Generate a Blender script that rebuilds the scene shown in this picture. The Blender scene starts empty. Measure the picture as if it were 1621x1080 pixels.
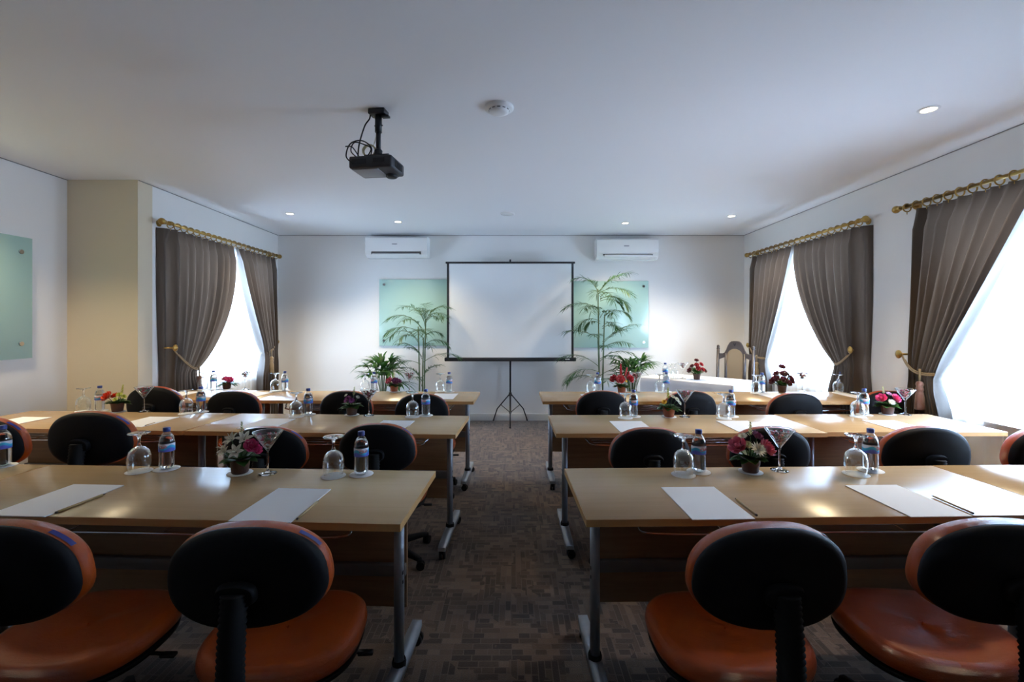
import bpy, bmesh, math, random
from mathutils import Vector, Matrix
random.seed(7)
PI = math.pi
R = math.radians
S = bpy.context.scene
COL = S.collection

# ------------------------------------------------------------------ camera
F = 720.0; CX, CY = 811.0, 510.0; CZ = 1.41; TH = 0.75
cam_d = bpy.data.cameras.new('camera'); cam = bpy.data.objects.new('camera', cam_d); COL.objects.link(cam)
cam.location = (0, 0, CZ); cam.rotation_euler = (PI/2, 0, 0)
cam_d.sensor_width = 36; cam_d.lens = 36*F/1621; cam_d.clip_start = .05
cam_d.shift_x = -(CX-810.5)/1621; cam_d.shift_y = -(540-CY)/1621
S.camera = cam
# ------------------------------------------------------------------ colour management, light
S.view_settings.view_transform = 'Standard'; S.view_settings.look = 'None'
S.view_settings.gamma = 1; S.view_settings.use_curve_mapping = False
S.view_settings.exposure = 0.58
S.cycles.transparent_max_bounces = 24; S.cycles.max_bounces = 10
S.cycles.diffuse_bounces = 6; S.cycles.glossy_bounces = 5; S.cycles.transmission_bounces = 8
S.cycles.sample_clamp_indirect = 6; S.cycles.caustics_reflective = False; S.cycles.caustics_refractive = False
WORLD_STRENGTH = 20
LAMP_W = 26.0
w = bpy.data.worlds.new('sky'); S.world = w; w.use_nodes = True
bg = w.node_tree.nodes['Background']; bg.inputs[1].default_value = WORLD_STRENGTH
# daylight: blue-white sky above, brighter sunlit ground below the horizon
_t = w.node_tree; _g = _t.nodes.new('ShaderNodeTexCoord'); _s = _t.nodes.new('ShaderNodeSeparateXYZ'); _r = _t.nodes.new('ShaderNodeValToRGB')
_m = _t.nodes.new('ShaderNodeMath'); _m.operation = 'MULTIPLY_ADD'; _m.inputs[1].default_value = .5; _m.inputs[2].default_value = .5
_t.links.new(_g.outputs['Generated'], _s.inputs[0]); _t.links.new(_s.outputs[2], _m.inputs[0]); _t.links.new(_m.outputs[0], _r.inputs[0]); _t.links.new(_r.outputs[0], bg.inputs[0])
_e = _r.color_ramp.elements; _e[0].position = .46; _e[0].color = (.64, .89, 1.26, 1); _e[1].position = .54; _e[1].color = (.50, .73, 1.08, 1)

YB = 6.51; ZC = 1.41+1.243
def tab(px, py, z=TH):
    Y = (CZ-z)*F/(py-CY); return Vector(((px-CX)/F*Y, Y, z))
def at(px, py, Y): return Vector(((px-CX)/F*Y, Y, CZ-(py-CY)/F*Y))

# ------------------------------------------------------------------ materials
MATS = {}
def mat(name, col=(.5,.5,.5), rough=.5, metal=0., coat=0., coat_rough=.1, sheen=0., spec=.5, emit=None, es=0., sub=0.):
    if name in MATS: return MATS[name]
    m = bpy.data.materials.new(name); m.use_nodes = True
    b = m.node_tree.nodes['Principled BSDF']
    b.inputs['Base Color'].default_value = (*col, 1); b.inputs['Roughness'].default_value = rough
    b.inputs['Metallic'].default_value = metal; b.inputs['Coat Weight'].default_value = coat
    b.inputs['Coat Roughness'].default_value = coat_rough; b.inputs['Sheen Weight'].default_value = sheen
    b.inputs['Specular IOR Level'].default_value = spec
    if emit: b.inputs['Emission Color'].default_value = (*emit, 1); b.inputs['Emission Strength'].default_value = es
    MATS[name] = m; return m
class NT:
    def __init__(s, m): s.t = m.node_tree; s.b = s.t.nodes.get('Principled BSDF')
    def n(s, typ, **kw):
        x = s.t.nodes.new(typ)
        for k, v in kw.items():
            if k.startswith('_'): setattr(x, k[1:], v)
            else: x.inputs[k.replace('_', ' ')].default_value = v
        return x
    def l(s, a, b): s.t.links.new(a, b)
    def ramp(s, src, stops):
        r = s.n('ShaderNodeValToRGB'); e = r.color_ramp.elements
        while len(e) > 1: e.remove(e[-1])
        e[0].position = stops[0][0]; e[0].color = (*stops[0][1], 1)
        for p, c in stops[1:]:
            x = e.new(p); x.color = (*c, 1)
        s.l(src, r.inputs[0]); return r
    def math(s, op, a, b=None):
        x = s.n('ShaderNodeMath', _operation=op)
        for i, v in enumerate((a, b)):
            if v is None: continue
            if isinstance(v, (int, float)): x.inputs[i].default_value = v
            else: s.l(v, x.inputs[i])
        return x.outputs[0]
    def bump(s, h, strength=.2, dist=.01, inp='Normal'):
        x = s.n('ShaderNodeBump', Strength=strength, Distance=dist); s.l(h, x.inputs['Height']); s.l(x.outputs[0], s.b.inputs[inp]); return x

def noise_bump(m, scale, strength, dist=.005, stretch=(1,1,1), coords='Object', detail=4):
    t = NT(m); c = t.n('ShaderNodeTexCoord'); mp = t.n('ShaderNodeMapping'); mp.inputs['Scale'].default_value = stretch
    t.l(c.outputs[coords], mp.inputs[0]); n = t.n('ShaderNodeTexNoise', Scale=scale, Detail=detail); t.l(mp.outputs[0], n.inputs[0])
    t.bump(n.outputs[0], strength, dist); return m

M = {}
M['wall'] = noise_bump(mat('wall_paint', (.84, .83, .81), .72), 60, .08)
M['wallwarmlit'] = noise_bump(mat('wall_paint_warmlit', (.70, .61, .46), .72), 60, .08)  # wall return: warm downlight tint put into the paint colour
M['ceil'] = noise_bump(mat('ceiling_paint', (.86, .87, .89), .6), 4, .05, .02)
M['gap'] = mat('shadow_gap_dark', (.25, .24, .24), .8)
M['base'] = mat('skirting_tile', (.62, .62, .60), .35)
# carpet: woven streaks in two directions
m = mat('carpet', (.1,.08,.07), .95, sheen=.25, spec=.15); t = NT(m)
c = t.n('ShaderNodeTexCoord')
def bricks(rot, w_, h_, seed):
    mp = t.n('ShaderNodeMapping'); mp.inputs['Rotation'].default_value = (0,0,rot); mp.inputs['Location'].default_value = (seed, seed*.7, 0)
    t.l(c.outputs['Object'], mp.inputs[0])
    b = t.n('ShaderNodeTexBrick', Scale=1., Mortar_Size=.0022, Mortar_Smooth=.2, Brick_Width=w_, Row_Height=h_, Bias=-.1)
    b.offset = .37; b.squash = .6; b.squash_frequency = 3
    b.inputs['Color1'].default_value = (0,0,0,1); b.inputs['Color2'].default_value = (1,1,1,1); b.inputs['Mortar'].default_value = (.5,.5,.5,1)
    t.l(mp.outputs[0], b.inputs[0]); return b
A = bricks(0, .085, .034, .31); B = bricks(PI/2, .125, .028, .77)
sel = t.n('ShaderNodeTexVoronoi', Scale=10., _distance='CHEBYCHEV'); t.l(c.outputs['Object'], sel.inputs[0])
sp = t.n('ShaderNodeSeparateColor'); t.l(sel.outputs['Color'], sp.inputs[0])
pick = t.math('GREATER_THAN', sp.outputs[0], .5)
mx = t.n('ShaderNodeMix', _data_type='RGBA'); t.l(pick, mx.inputs[0]); t.l(A.outputs[0], mx.inputs[6]); t.l(B.outputs[0], mx.inputs[7])
mf = t.n('ShaderNodeMix', _data_type='FLOAT'); t.l(pick, mf.inputs[0]); t.l(A.outputs[1], mf.inputs[2]); t.l(B.outputs[1], mf.inputs[3])
rp = t.ramp(mx.outputs[2], [(0, (.033,.017,.009)), (.4, (.066,.038,.022)), (.7, (.102,.063,.038)), (1, (.145,.095,.060))])
ns = t.n('ShaderNodeTexNoise', Scale=260., Detail=2.); t.l(c.outputs['Object'], ns.inputs[0])
m2 = t.n('ShaderNodeMix', _data_type='RGBA', _blend_type='OVERLAY'); m2.inputs[0].default_value = .75; t.l(rp.outputs[0], m2.inputs[6]); t.l(ns.outputs[0], m2.inputs[7])
m3 = t.n('ShaderNodeMix', _data_type='RGBA'); t.l(t.math('MULTIPLY', mf.outputs[0], .14), m3.inputs[0]); t.l(m2.outputs[2], m3.inputs[6]); m3.inputs[7].default_value = (.24,.20,.17,1)
t.l(m3.outputs[2], t.b.inputs['Base Color']); t.bump(ns.outputs[0], .5, .004)
M['carpet'] = m
# wood laminate
def wood(name, c1, c2, rough, coat=0, scale=1.):
    m = mat(name, c1, rough, coat=coat, coat_rough=.12); t = NT(m)
    if name == 'laminate_top':   # fine grain across the board spreads reflections along its depth
        m.node_tree.nodes['Principled BSDF'].inputs['Anisotropic'].default_value = .75
        vt = t.n('ShaderNodeVectorTransform', _vector_type='VECTOR', _convert_from='OBJECT', _convert_to='WORLD'); vt.inputs[0].default_value = (0, 1, 0); t.l(vt.outputs[0], t.b.inputs['Tangent'])
    c = t.n('ShaderNodeTexCoord'); mp = t.n('ShaderNodeMapping'); mp.inputs['Scale'].default_value = (1.2*scale, 22*scale, 22*scale)
    t.l(c.outputs['Object'], mp.inputs[0]); n = t.n('ShaderNodeTexNoise', Scale=2.2, Detail=7., Roughness=.6, Distortion=.6); t.l(mp.outputs[0], n.inputs[0])
    r = t.ramp(n.outputs[0], [(.3, c1), (.7, c2)]); t.l(r.outputs[0], t.b.inputs['Base Color'])
    r2 = t.n('ShaderNodeMapRange'); r2.inputs[3].default_value = rough*.85; r2.inputs[4].default_value = rough*1.2; t.l(n.outputs[0], r2.inputs[0]); (t.l(r2.outputs[0], t.b.inputs['Roughness']) if name != 'laminate_top' else None)
    return m
M['top'] = wood('laminate_top', (.46,.295,.140), (.50,.325,.160), .27)
M['top'].node_tree.nodes['Principled BSDF'].inputs['Specular IOR Level'].default_value = .7
M['edge'] = wood('laminate_edge', (.50,.27,.09), (.60,.34,.13), .35)
M['panel'] = wood('laminate_panel', (.20,.105,.045), (.29,.155,.07), .45)
M['silver'] = mat('silver_metal', (.30,.33,.37), .42, .5)
M['steelbeam'] = mat('grey_beam', (.16,.145,.14), .5, .3)
M['chrome'] = mat('chrome', (.7,.72,.76), .12, 1)
M['blackp'] = noise_bump(mat('black_plastic', (.006,.006,.007), .65, spec=.18), 300, .1, .001)
M['blackm'] = mat('black_metal', (.015,.015,.018), .4, .2)
M['rubber'] = mat('black_rubber', (.012,.012,.012), .75, spec=.2)
# orange vinyl in cling film
m = mat('orange_vinyl', (.36,.053,.002), .45, coat=.6, coat_rough=.05, spec=.2); t = NT(m)
c = t.n('ShaderNodeTexCoord'); mp = t.n('ShaderNodeMapping'); mp.inputs['Scale'].default_value = (9, 30, 30)
t.l(c.outputs['Object'], mp.inputs[0])
n1 = t.n('ShaderNodeTexNoise', Scale=2.2, Detail=5., Roughness=.7, Distortion=1.2); t.l(mp.outputs[0], n1.inputs[0])
v = t.n('ShaderNodeTexVoronoi', Scale=42., _feature='DISTANCE_TO_EDGE'); t.l(c.outputs['Object'], v.inputs[0])
t.bump(t.math('ADD', n1.outputs[0], t.math('MULTIPLY', t.math('MINIMUM', v.outputs[0], .03), 3.)), 1.0, .04, 'Coat Normal')
nb = t.n('ShaderNodeTexNoise', Scale=14.); t.l(c.outputs['Object'], nb.inputs[0]); t.bump(nb.outputs[0], .2, .01)
M['orange'] = m
M['sticker'] = mat('blue_sticker', (.015,.02,.16), .3); M['stickertext'] = mat('sticker_print', (.6,.6,.8), .4)
# curtain fabric
m = mat('curtain_fabric', (.052,.037,.025), .55, sheen=.15, spec=.35); t = NT(m)
c = t.n('ShaderNodeTexCoord'); wv = t.n('ShaderNodeTexNoise', Scale=160., Detail=2.); t.l(c.outputs['Object'], wv.inputs[0]); t.bump(wv.outputs[0], .15, .002)
out = t.t.nodes['Material Output']; tr = t.n('ShaderNodeBsdfTranslucent'); tr.inputs[0].default_value = (.20,.13,.09,1)
ms = t.n('ShaderNodeMixShader'); ms.inputs[0].default_value = .12; t.l(t.b.outputs[0], ms.inputs[1]); t.l(tr.outputs[0], ms.inputs[2]); t.l(ms.outputs[0], out.inputs[0])
M['curtain'] = m
M['brass'] = mat('antique_brass', (.42,.27,.085), .28, 1); M['rope'] = noise_bump(mat('rope_gold', (.26,.19,.11), .7), 200, .6, .002, (1,1,3))
M['tassel'] = noise_bump(mat('tassel_gold', (.26,.16,.065), .7, sheen=.4), 120, .8, .004, (6,6,.5))
M['tasselpink'] = noise_bump(mat('tassel_rose', (.20,.085,.055), .7, sheen=.4), 120, .8, .004, (6,6,.5))
def shader_mix(name, facset, trans=(1,1,1), second='gloss', col=(1,1,1), rough=.02):
    m = bpy.data.materials.new(name); m.use_nodes = True; t = NT(m); t.t.nodes.remove(t.b)
    out = t.t.nodes['Material Output']; a = t.n('ShaderNodeBsdfTransparent'); a.inputs[0].default_value = (*trans, 1)
    if second == 'gloss': b = t.n('ShaderNodeBsdfGlossy'); b.inputs['Roughness'].default_value = rough
    elif second == 'diff': b = t.n('ShaderNodeBsdfDiffuse')
    else: b = t.n('ShaderNodeBsdfTranslucent')
    b.inputs[0].default_value = (*col, 1)
    x = t.n('ShaderNodeMixShader'); t.l(a.outputs[0], x.inputs[1]); t.l(b.outputs[0], x.inputs[2]); t.l(x.outputs[0], out.inputs[0])
    if isinstance(facset, (int, float)): x.inputs[0].default_value = facset
    else:
        base, amp, pw = facset; lw = t.n('ShaderNodeLayerWeight', Blend=.5)
        t.l(t.math('ADD', t.math('MULTIPLY', t.math('POWER', lw.outputs['Facing'], pw), amp), base), x.inputs[0])
    return m
M['glass'] = shader_mix('drinking_glass', (.045, .95, 2.2), (.985,.995,.99))
m = bpy.data.materials.new('solid_glass'); m.use_nodes = True; t = NT(m); t.t.nodes.remove(t.b); g = t.n('ShaderNodeBsdfGlass', IOR=1.48, Roughness=0.); t.l(g.outputs[0], t.t.nodes['Material Output'].inputs[0]); M['sglass'] = m
M['pet'] = shader_mix('clear_plastic', (.05, .7, 2.2), (.93,.96,.98), rough=.08)
M['pane'] = shader_mix('window_glass', (.04, .6, 4), (.97,.98,.98))
M['sheer'] = shader_mix('sheer_voile', .55, (1,1,1), 'trans', (.97,.97,.97))
m = bpy.data.materials.new('water'); m.use_nodes = True; t = NT(m); t.t.nodes.remove(t.b); g = t.n('ShaderNodeBsdfGlass', IOR=1.33, Roughness=0.); t.l(g.outputs[0], t.t.nodes['Material Output'].inputs[0]); M['water'] = m
M['cap'] = mat('blue_cap', (.03,.06,.26), .35)
# label band: white, teal and blue waves
m = mat('bottle_band', (.8,.8,.85), .3); t = NT(m); c = t.n('ShaderNodeTexCoord'); s_ = t.n('ShaderNodeSeparateXYZ'); t.l(c.outputs['Object'], s_.inputs[0])
ang = t.math('ARCTAN2', s_.outputs[1], s_.outputs[0]); wv = t.math('MULTIPLY', t.math('SINE', t.math('MULTIPLY', ang, 3.)), .006)
r = t.ramp(t.math('MULTIPLY', t.math('ADD', t.math('ADD', s_.outputs[2], wv), -.08), 25.), [(0, (.10,.12,.5)), (.28, (.09,.14,.6)), (.34, (.03,.36,.62)), (.58, (.05,.5,.72)), (.64, (.75,.78,.9)), (1, (.8,.84,.95))])
t.l(r.outputs[0], t.b.inputs['Base Color']); M['band'] = m
M['bandtext'] = mat('band_lettering', (.62,.03,.08), .4)
M['paper'] = mat('white_paper', (.90,.90,.91), .8); M['coaster'] = mat('coaster_card', (.90,.87,.84), .75)
M['pencil'] = mat('pencil_wood', (.42,.28,.12), .4); M['pencildark'] = mat('pencil_dark_end', (.06,.04,.03), .5)
M['potbrown'] = mat('pot_brown', (.075,.028,.018), .5); M['potterra'] = mat('pot_terracotta', (.30,.085,.035), .6)
def leafm(name, c):
    m = mat(name, c, .45, spec=.4); t = NT(m); out = t.t.nodes['Material Output']; tr = t.n('ShaderNodeBsdfTranslucent'); tr.inputs[0].default_value = (c[0]*1.8, c[1]*1.8, c[2], 1)
    ms = t.n('ShaderNodeMixShader'); ms.inputs[0].default_value = .25; t.l(t.b.outputs[0], ms.inputs[1]); t.l(tr.outputs[0], ms.inputs[2]); t.l(ms.outputs[0], out.inputs[0]); return m
M['leaf'] = leafm('leaf_dark', (.03,.085,.018)); M['palm'] = leafm('palm_leaf', (.035,.095,.030)); M['palm2'] = leafm('low_palm_leaf', (.035,.11,.022)); M['cane'] = mat('palm_cane', (.12,.17,.07), .5)
M['board'] = None
m = mat('frosted_green_glass', (.40,.60,.54), .25, coat=.5, coat_rough=.05); M['board'] = m
M['boardedge'] = mat('glass_board_edge', (.40,.68,.62), .2)
M['screen'] = mat('screen_fabric', (.86,.88,.88), .8); M['black'] = mat('matte_black', (.012,.012,.014), .6)
M['acw'] = mat('appliance_white', (.85,.85,.84), .25); M['acd'] = mat('vent_dark', (.10,.09,.09), .5); M['logo'] = mat('logo_grey', (.25,.25,.28), .4)
M['cloth'] = mat('white_tablecloth', (.80,.80,.82), .8, sheen=.2)
M['dwood'] = noise_bump(mat('dark_carved_wood', (.050,.038,.035), .35), 40, .3, .004); M['uphol'] = mat('beige_upholstery', (.22,.155,.09), .85, spec=.2)
M['lampglow'] = mat('lamp_glow', (1,.9,.7), .5, emit=(1,.86,.6), es=22.); M['trimw'] = mat('white_trim', (.8,.8,.8), .4)
M['yellowcoil'] = mat('cream_cable', (.65,.58,.36), .5); M['dev'] = mat('projector_grey', (.035,.035,.04), .45); M['devl'] = mat('projector_underside', (.30,.30,.32), .5)
M['candy'] = mat('candy_foil', (.20,.12,.13), .3, .3)
m = M['candy']; t = NT(m); oi = t.n('ShaderNodeTexCoord'); vr = t.n('ShaderNodeTexVoronoi', Scale=70.); t.l(oi.outputs['Object'], vr.inputs[0]); sc = t.n('ShaderNodeSeparateColor'); t.l(vr.outputs['Color'], sc.inputs[0])
r = t.ramp(sc.outputs[0], [(0, (.30,.03,.05)), (.35, (.03,.10,.06)), (.55, (.5,.48,.5)), (.75, (.30,.05,.12)), (.9, (.06,.05,.05))]); r.color_ramp.interpolation = 'CONSTANT'; t.l(r.outputs[0], t.b.inputs['Base Color'])
FLC = dict(white=(.75,.72,.58), cream=(.62,.62,.33), pink=(.72,.07,.24), rose=(.66,.13,.20), mauve=(.28,.05,.16), orange=(.75,.09,.02), yellowgreen=(.45,.48,.06), yellow=(.75,.45,.02), purple=(.26,.03,.20), red=(.55,.015,.03), darkred=(.16,.006,.018), coral=(.70,.10,.10), lilac=(.6,.35,.55))
for k, v_ in FLC.items(): M['fl_'+k] = mat('petal_'+k, v_, .6, sheen=.2)

# ------------------------------------------------------------------ mesh builder
class MB:
    def __init__(s): s.bm = bmesh.new(); s.mi = 0; s.mats = []
    def use(s, m):
        if m not in s.mats: s.mats.append(m)
        s.mi = s.mats.index(m); return s
    def face(s, vs, smooth=True):
        try: f = s.bm.faces.new(vs)
        except ValueError: return None
        f.material_index = s.mi; f.smooth = smooth; return f
    def box(s, c, d, rot=None, bev=0., seg=2):
        mt = Matrix.Translation(c) @ (rot.to_4x4() if rot else Matrix()) @ Matrix.Diagonal((d[0], d[1], d[2], 1))
        n0 = set(s.bm.faces)
        g = bmesh.ops.create_cube(s.bm, size=1, matrix=mt)
        if bev: bmesh.ops.bevel(s.bm, geom=list({e for v in g['verts'] for e in v.link_edges}), offset=bev, segments=seg, affect='EDGES', profile=.5)
        for f in s.bm.faces:
            if f not in n0: f.material_index = s.mi; f.smooth = bool(bev)
        return s
    def loft(s, rings, close=True, cap0=True, cap1=True, smooth=True, loop=False):
        R_ = [[s.bm.verts.new(p) for p in r] for r in rings]; n = len(R_[0])
        pairs = list(zip(R_, R_[1:])) + ([(R_[-1], R_[0])] if loop else [])
        for a, b in pairs:
            for i in range(n if close else n-1): s.face((a[i], a[(i+1) % n], b[(i+1) % n], b[i]), smooth)
        if not loop:
            if cap0: s.face(R_[0][::-1], False)
            if cap1: s.face(R_[-1], False)
        return s
    def lathe(s, prof, c=(0,0,0), n=24, cap0=False, cap1=False):
        c = Vector(c); rings = []
        for r, z in prof: rings.append([c+Vector((r*math.cos(2*PI*i/n), r*math.sin(2*PI*i/n), z)) for i in range(n)])
        return s.loft(rings, cap0=cap0, cap1=cap1)
    def tube(s, pts, r, n=8, caps=True, loop=False, sx=1.):
        pts = [Vector(p) for p in pts]; rings = []; N = len(pts); up = None
        for i, p in enumerate(pts):
            if loop: d = pts[(i+1) % N]-pts[i-1]
            else: d = pts[min(i+1, N-1)]-pts[max(i-1, 0)]
            d.normalize()
            if up is None: up = Vector((0,0,1)) if abs(d.z) < .9 else Vector((0,1,0))
            a = d.cross(up)
            if a.length < 1e-5: a = d.orthogonal()
            a.normalize(); b = a.cross(d).normalized(); up = b
            rr = r[i] if isinstance(r, (list, tuple)) else r
            rings.append([p+a*math.cos(2*PI*k/n)*rr*sx+b*math.sin(2*PI*k/n)*rr for k in range(n)])
        return s.loft(rings, cap0=caps, cap1=caps, loop=loop)
    def prism(s, outline, axis, d0, d1, smooth=False):
        # outline: list of 2D; axis 'y': (x,z) extruded in y; 'z': (x,y) extruded z; 'x': (y,z)
        def P(a, b, d): return {'y': (a, d, b), 'z': (a, b, d), 'x': (d, a, b)}[axis]
        r0 = [P(a, b, d0) for a, b in outline]; r1 = [P(a, b, d1) for a, b in outline]
        return s.loft([r0, r1], smooth=smooth)
    def blade(s, base, d, up, L, w_, droop=.3, n=5, fold=.15, pw=.7):
        base = Vector(base); d = Vector(d).normalized(); up = Vector(up); side = d.cross(up)
        if side.length < 1e-4: side = d.orthogonal()
        side.normalize(); nrm = side.cross(d).normalized(); prev = None
        for i in range(n+1):
            t_ = i/n; ww = w_*math.sin(PI*min(.97, (.12+.88*t_)))**pw*(1 if t_ < .98 else .1)
            p = base+d*(L*t_)-Vector((0,0,1))*(droop*L*t_*t_)
            cur = [s.bm.verts.new(p+side*ww/2+nrm*fold*ww), s.bm.verts.new(p), s.bm.verts.new(p-side*ww/2+nrm*fold*ww)]
            if prev:
                s.face((prev[0], prev[1], cur[1], cur[0])); s.face((prev[1], prev[2], cur[2], cur[1]))
            prev = cur
        return s
    def mesh(s, name):
        bmesh.ops.recalc_face_normals(s.bm, faces=s.bm.faces)
        me = bpy.data.meshes.new(name); s.bm.to_mesh(me); s.bm.free()
        for m_ in s.mats: me.materials.append(M[m_] if isinstance(m_, str) else m_)
        return me
    def obj(s, name, parent=None, loc=(0,0,0), rz=0.):
        return link(name, s.mesh(name), parent, loc, rz)
def link(name, me, parent=None, loc=(0,0,0), rz=0.):
    o = bpy.data.objects.new(name, me); COL.objects.link(o); o.location = loc; o.rotation_euler = (0,0,rz)
    if parent: o.parent = parent
    return o
def tag(o, label, cat, group=None, kind=None):
    o['label'] = label; o['category'] = cat
    if group: o['group'] = group
    if kind: o['kind'] = kind
    return o
def thing(name, label, cat, loc=(0,0,0), rz=0., group=None):
    return tag(link(name, None, None, loc, rz), label, cat, group)
def struct(o): o['kind'] = 'structure'; return o
KIDS = {}
def kids(o): return [c for c in bpy.data.objects if c.parent is o]
def copy_tree(o, parent=None, ch=None):
    c_ = o.copy(); COL.objects.link(c_); c_.parent = parent
    for k in (KIDS.setdefault(o.name, kids(o))): copy_tree(k, c_)
    return c_
def sellipse(wx, wy, n, N=48, f=None):
    out = []
    for i in range(N):
        a = 2*PI*i/N; c_, s_ = math.cos(a), math.sin(a)
        x = wx*math.copysign(abs(c_)**(2/n), c_); y = wy*math.copysign(abs(s_)**(2/n), s_)
        out.append(f(x, y) if f else (x, y))
    return out
def text_mesh(txt, size, extrude=.0004):
    cu = bpy.data.curves.new('lettering', 'FONT'); cu.body = txt; cu.size = size; cu.extrude = extrude; cu.align_x = 'CENTER'
    o = bpy.data.objects.new('lettering', cu); COL.objects.link(o); dg = bpy.context.evaluated_depsgraph_get()
    me = bpy.data.meshes.new_from_object(o.evaluated_get(dg)); bpy.data.objects.remove(o); bpy.data.curves.remove(cu); return me

# ------------------------------------------------------------------ room shell
WT = .09
class Frame:     # wall frame: s along the wall (metres from origin toward the camera), n into the room
    def __init__(s, p0, p1):
        s.p = Vector((p0[0], p0[1], 0)); d = Vector((p1[0]-p0[0], p1[1]-p0[1], 0)); s.L = d.length; s.d = d/s.L
        nn = Vector((-s.d.y, s.d.x, 0)); c_ = Vector((0, 3, 0))-s.p
        s.n = nn if nn.dot(c_) > 0 else -nn
    def P(s, a, n, z): v = s.p+s.d*a+s.n*n; return Vector((v.x, v.y, z))
    def s_at_px(s, px, n=0.):
        q = s.P(0, n, 0); k = (px-CX)/F     # X = k*Y
        return (k*q.y-q.x)/(s.d.x-k*s.d.y)
    def rot(s): return Matrix(((s.d.x, s.n.x, 0), (s.d.y, s.n.y, 0), (0, 0, 1)))
    def box(s, mb, a0, a1, n0, n1, z0, z1, bev=0.):
        return mb.box(s.P((a0+a1)/2, (n0+n1)/2, (z0+z1)/2), (a1-a0, n1-n0, z1-z0), s.rot(), bev)
FL = Frame((-3.354, YB), (-3.272, 3.98)); FR = Frame((3.32, YB), (2.905, -5.6)); FN = Frame((-3.89, 3.98), (-3.45, -5.6))
REAR = -5.5
struct(MB().use('carpet').box((0, .5, -.05), (9.4, 12.6, .1)).obj('floor'))
struct(MB().use('ceil').box((0, .5, ZC+.06), (9.4, 12.6, .12)).obj('ceiling'))
struct(MB().use('wall').box((0, YB+.08, ZC/2), (8.6, .16, ZC)).obj('wall_back'))
struct(MB().use('wall').box((0, REAR-.08, ZC/2), (8.6, .16, ZC)).obj('wall_rear'))
SILL, HEAD = .72, 2.22
def wall_with(fr, name, wins, a0, a1):
    mb = MB().use('wall'); cur = a0
    for (b0, b1) in wins:
        fr.box(mb, cur, b0, -WT, 0, 0, ZC); fr.box(mb, b0, b1, -WT, 0, 0, SILL); fr.box(mb, b0, b1, -WT, 0, HEAD, ZC); cur = b1
    fr.box(mb, cur, a1, -WT, 0, 0, ZC); return struct(mb.obj(name))
winL = (FL.s_at_px(440, .1)+.13, FL.s_at_px(263, .1)-.12)
winR1 = (FR.s_at_px(1186, .1)+.10, FR.s_at_px(1366, .1)-.10)
s2 = FR.s_at_px(1437, .1)+.06; winR2 = (s2+.05, s2+.05+(winR1[1]-winR1[0]))
wall_with(FL, 'wall_left', [winL], 0, FL.L-.01)
wall_with(FR, 'wall_right', [winR1, winR2], 0, FR.L)
mb = MB().use('wall'); FN.box(mb, 0, FN.L, -WT, 0, 0, ZC); struct(mb.obj('wall_left_near'))
struct(MB().use('wallwarmlit').box(((-4.05-3.2715)/2, 3.974+.08, ZC/2), (4.05-3.2715, .16, ZC)).obj('wall_left_return'))
# thin dark joint between wall and ceiling, skirting
def strip(fr, name, a0, a1, z0, z1, th, mt, n0=0.): mb = MB().use(mt); fr.box(mb, a0, a1, n0, th, z0, z1, .002); return struct(mb.obj(name))
strip(FL, 'trim_1', 0, FL.L, ZC-.006, ZC, .006, 'gap'); strip(FR, 'trim_2', 0, FR.L, ZC-.006, ZC, .006, 'gap'); strip(FN, 'trim_3', 0, FN.L, ZC-.006, ZC, .006, 'gap')
struct(MB().use('gap').box((-.01, YB-.003, ZC-.003), (6.65, .006, .006)).obj('trim_4'))
struct(MB().use('base').box((-.01, YB-.006, .05), (6.65, .012, .1), bev=.003).obj('baseboard_back'))
strip(FL, 'baseboard_left', .0, FL.L, 0, .1, .012, 'base'); strip(FR, 'baseboard_right', 0, FR.L, 0, .1, .012, 'base')
# windows
def window(fr, k, a0, a1):
    mb = MB().use('trimw'); d0, d1 = -.08, -.045
    fr.box(mb, a0, a0+.045, d0, d1, SILL, HEAD); fr.box(mb, a1-.045, a1, d0, d1, SILL, HEAD)
    fr.box(mb, a0+.045, a1-.045, d0, d1, SILL, SILL+.045); fr.box(mb, a0+.045, a1-.045, d0, d1, HEAD-.045, HEAD)
    fr.box(mb, (a0+a1)/2-.02, (a0+a1)/2+.02, d0+.006, d1-.006, SILL+.045, HEAD-.045)
    wn = struct(mb.obj('window_%d' % k))
    mb = MB().use('pane'); 
    v = [mb.bm.verts.new(fr.P(a, -.0625, z)) for a, z in ((a0+.02, SILL+.02), (a1-.02, SILL+.02), (a1-.02, HEAD-.02), (a0+.02, HEAD-.02))]
    mb.face(v, False); mb.obj('window_pane', wn)
    L = bpy.data.lights.new('sky_portal', 'AREA'); L.shape = 'RECTANGLE'; L.size = a1-a0; L.size_y = HEAD-SILL; L.cycles.is_portal = True
    o = bpy.data.objects.new('sky_portal', L); COL.objects.link(o); o.location = fr.P((a0+a1)/2, -.11, (SILL+HEAD)/2)
    o.rotation_euler = (-fr.n).to_track_quat('Z', 'Y').to_euler()
    # sheer voile between glass and drapes
    mb = MB().use('sheer'); N = 120; b0, b1 = a0-.03, a1+.03; rows = []
    for z in (ZC-.36, SILL-.30):
        rows.append([fr.P(b0+(b1-b0)*i/N, .03+.012*math.sin(i*.9)+.006*math.sin(i*2.3), z) for i in range(N+1)])
    mb.loft(rows, close=False, cap0=False, cap1=False); return mb.obj('sheer_curtain')
tag(window(FL, 1, *winL), 'white sheer voile behind the pink carnation pot, between drapes', 'sheer curtain', 'sheer curtains')
tag(window(FR, 2, *winR1), 'white sheer voile behind the carved chair and the dark red rose pot', 'sheer curtain', 'sheer curtains')
tag(window(FR, 3, *winR2), 'white sheer voile in the window nearest the camera, behind one visible drape', 'sheer curtain', 'sheer curtains')

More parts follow.
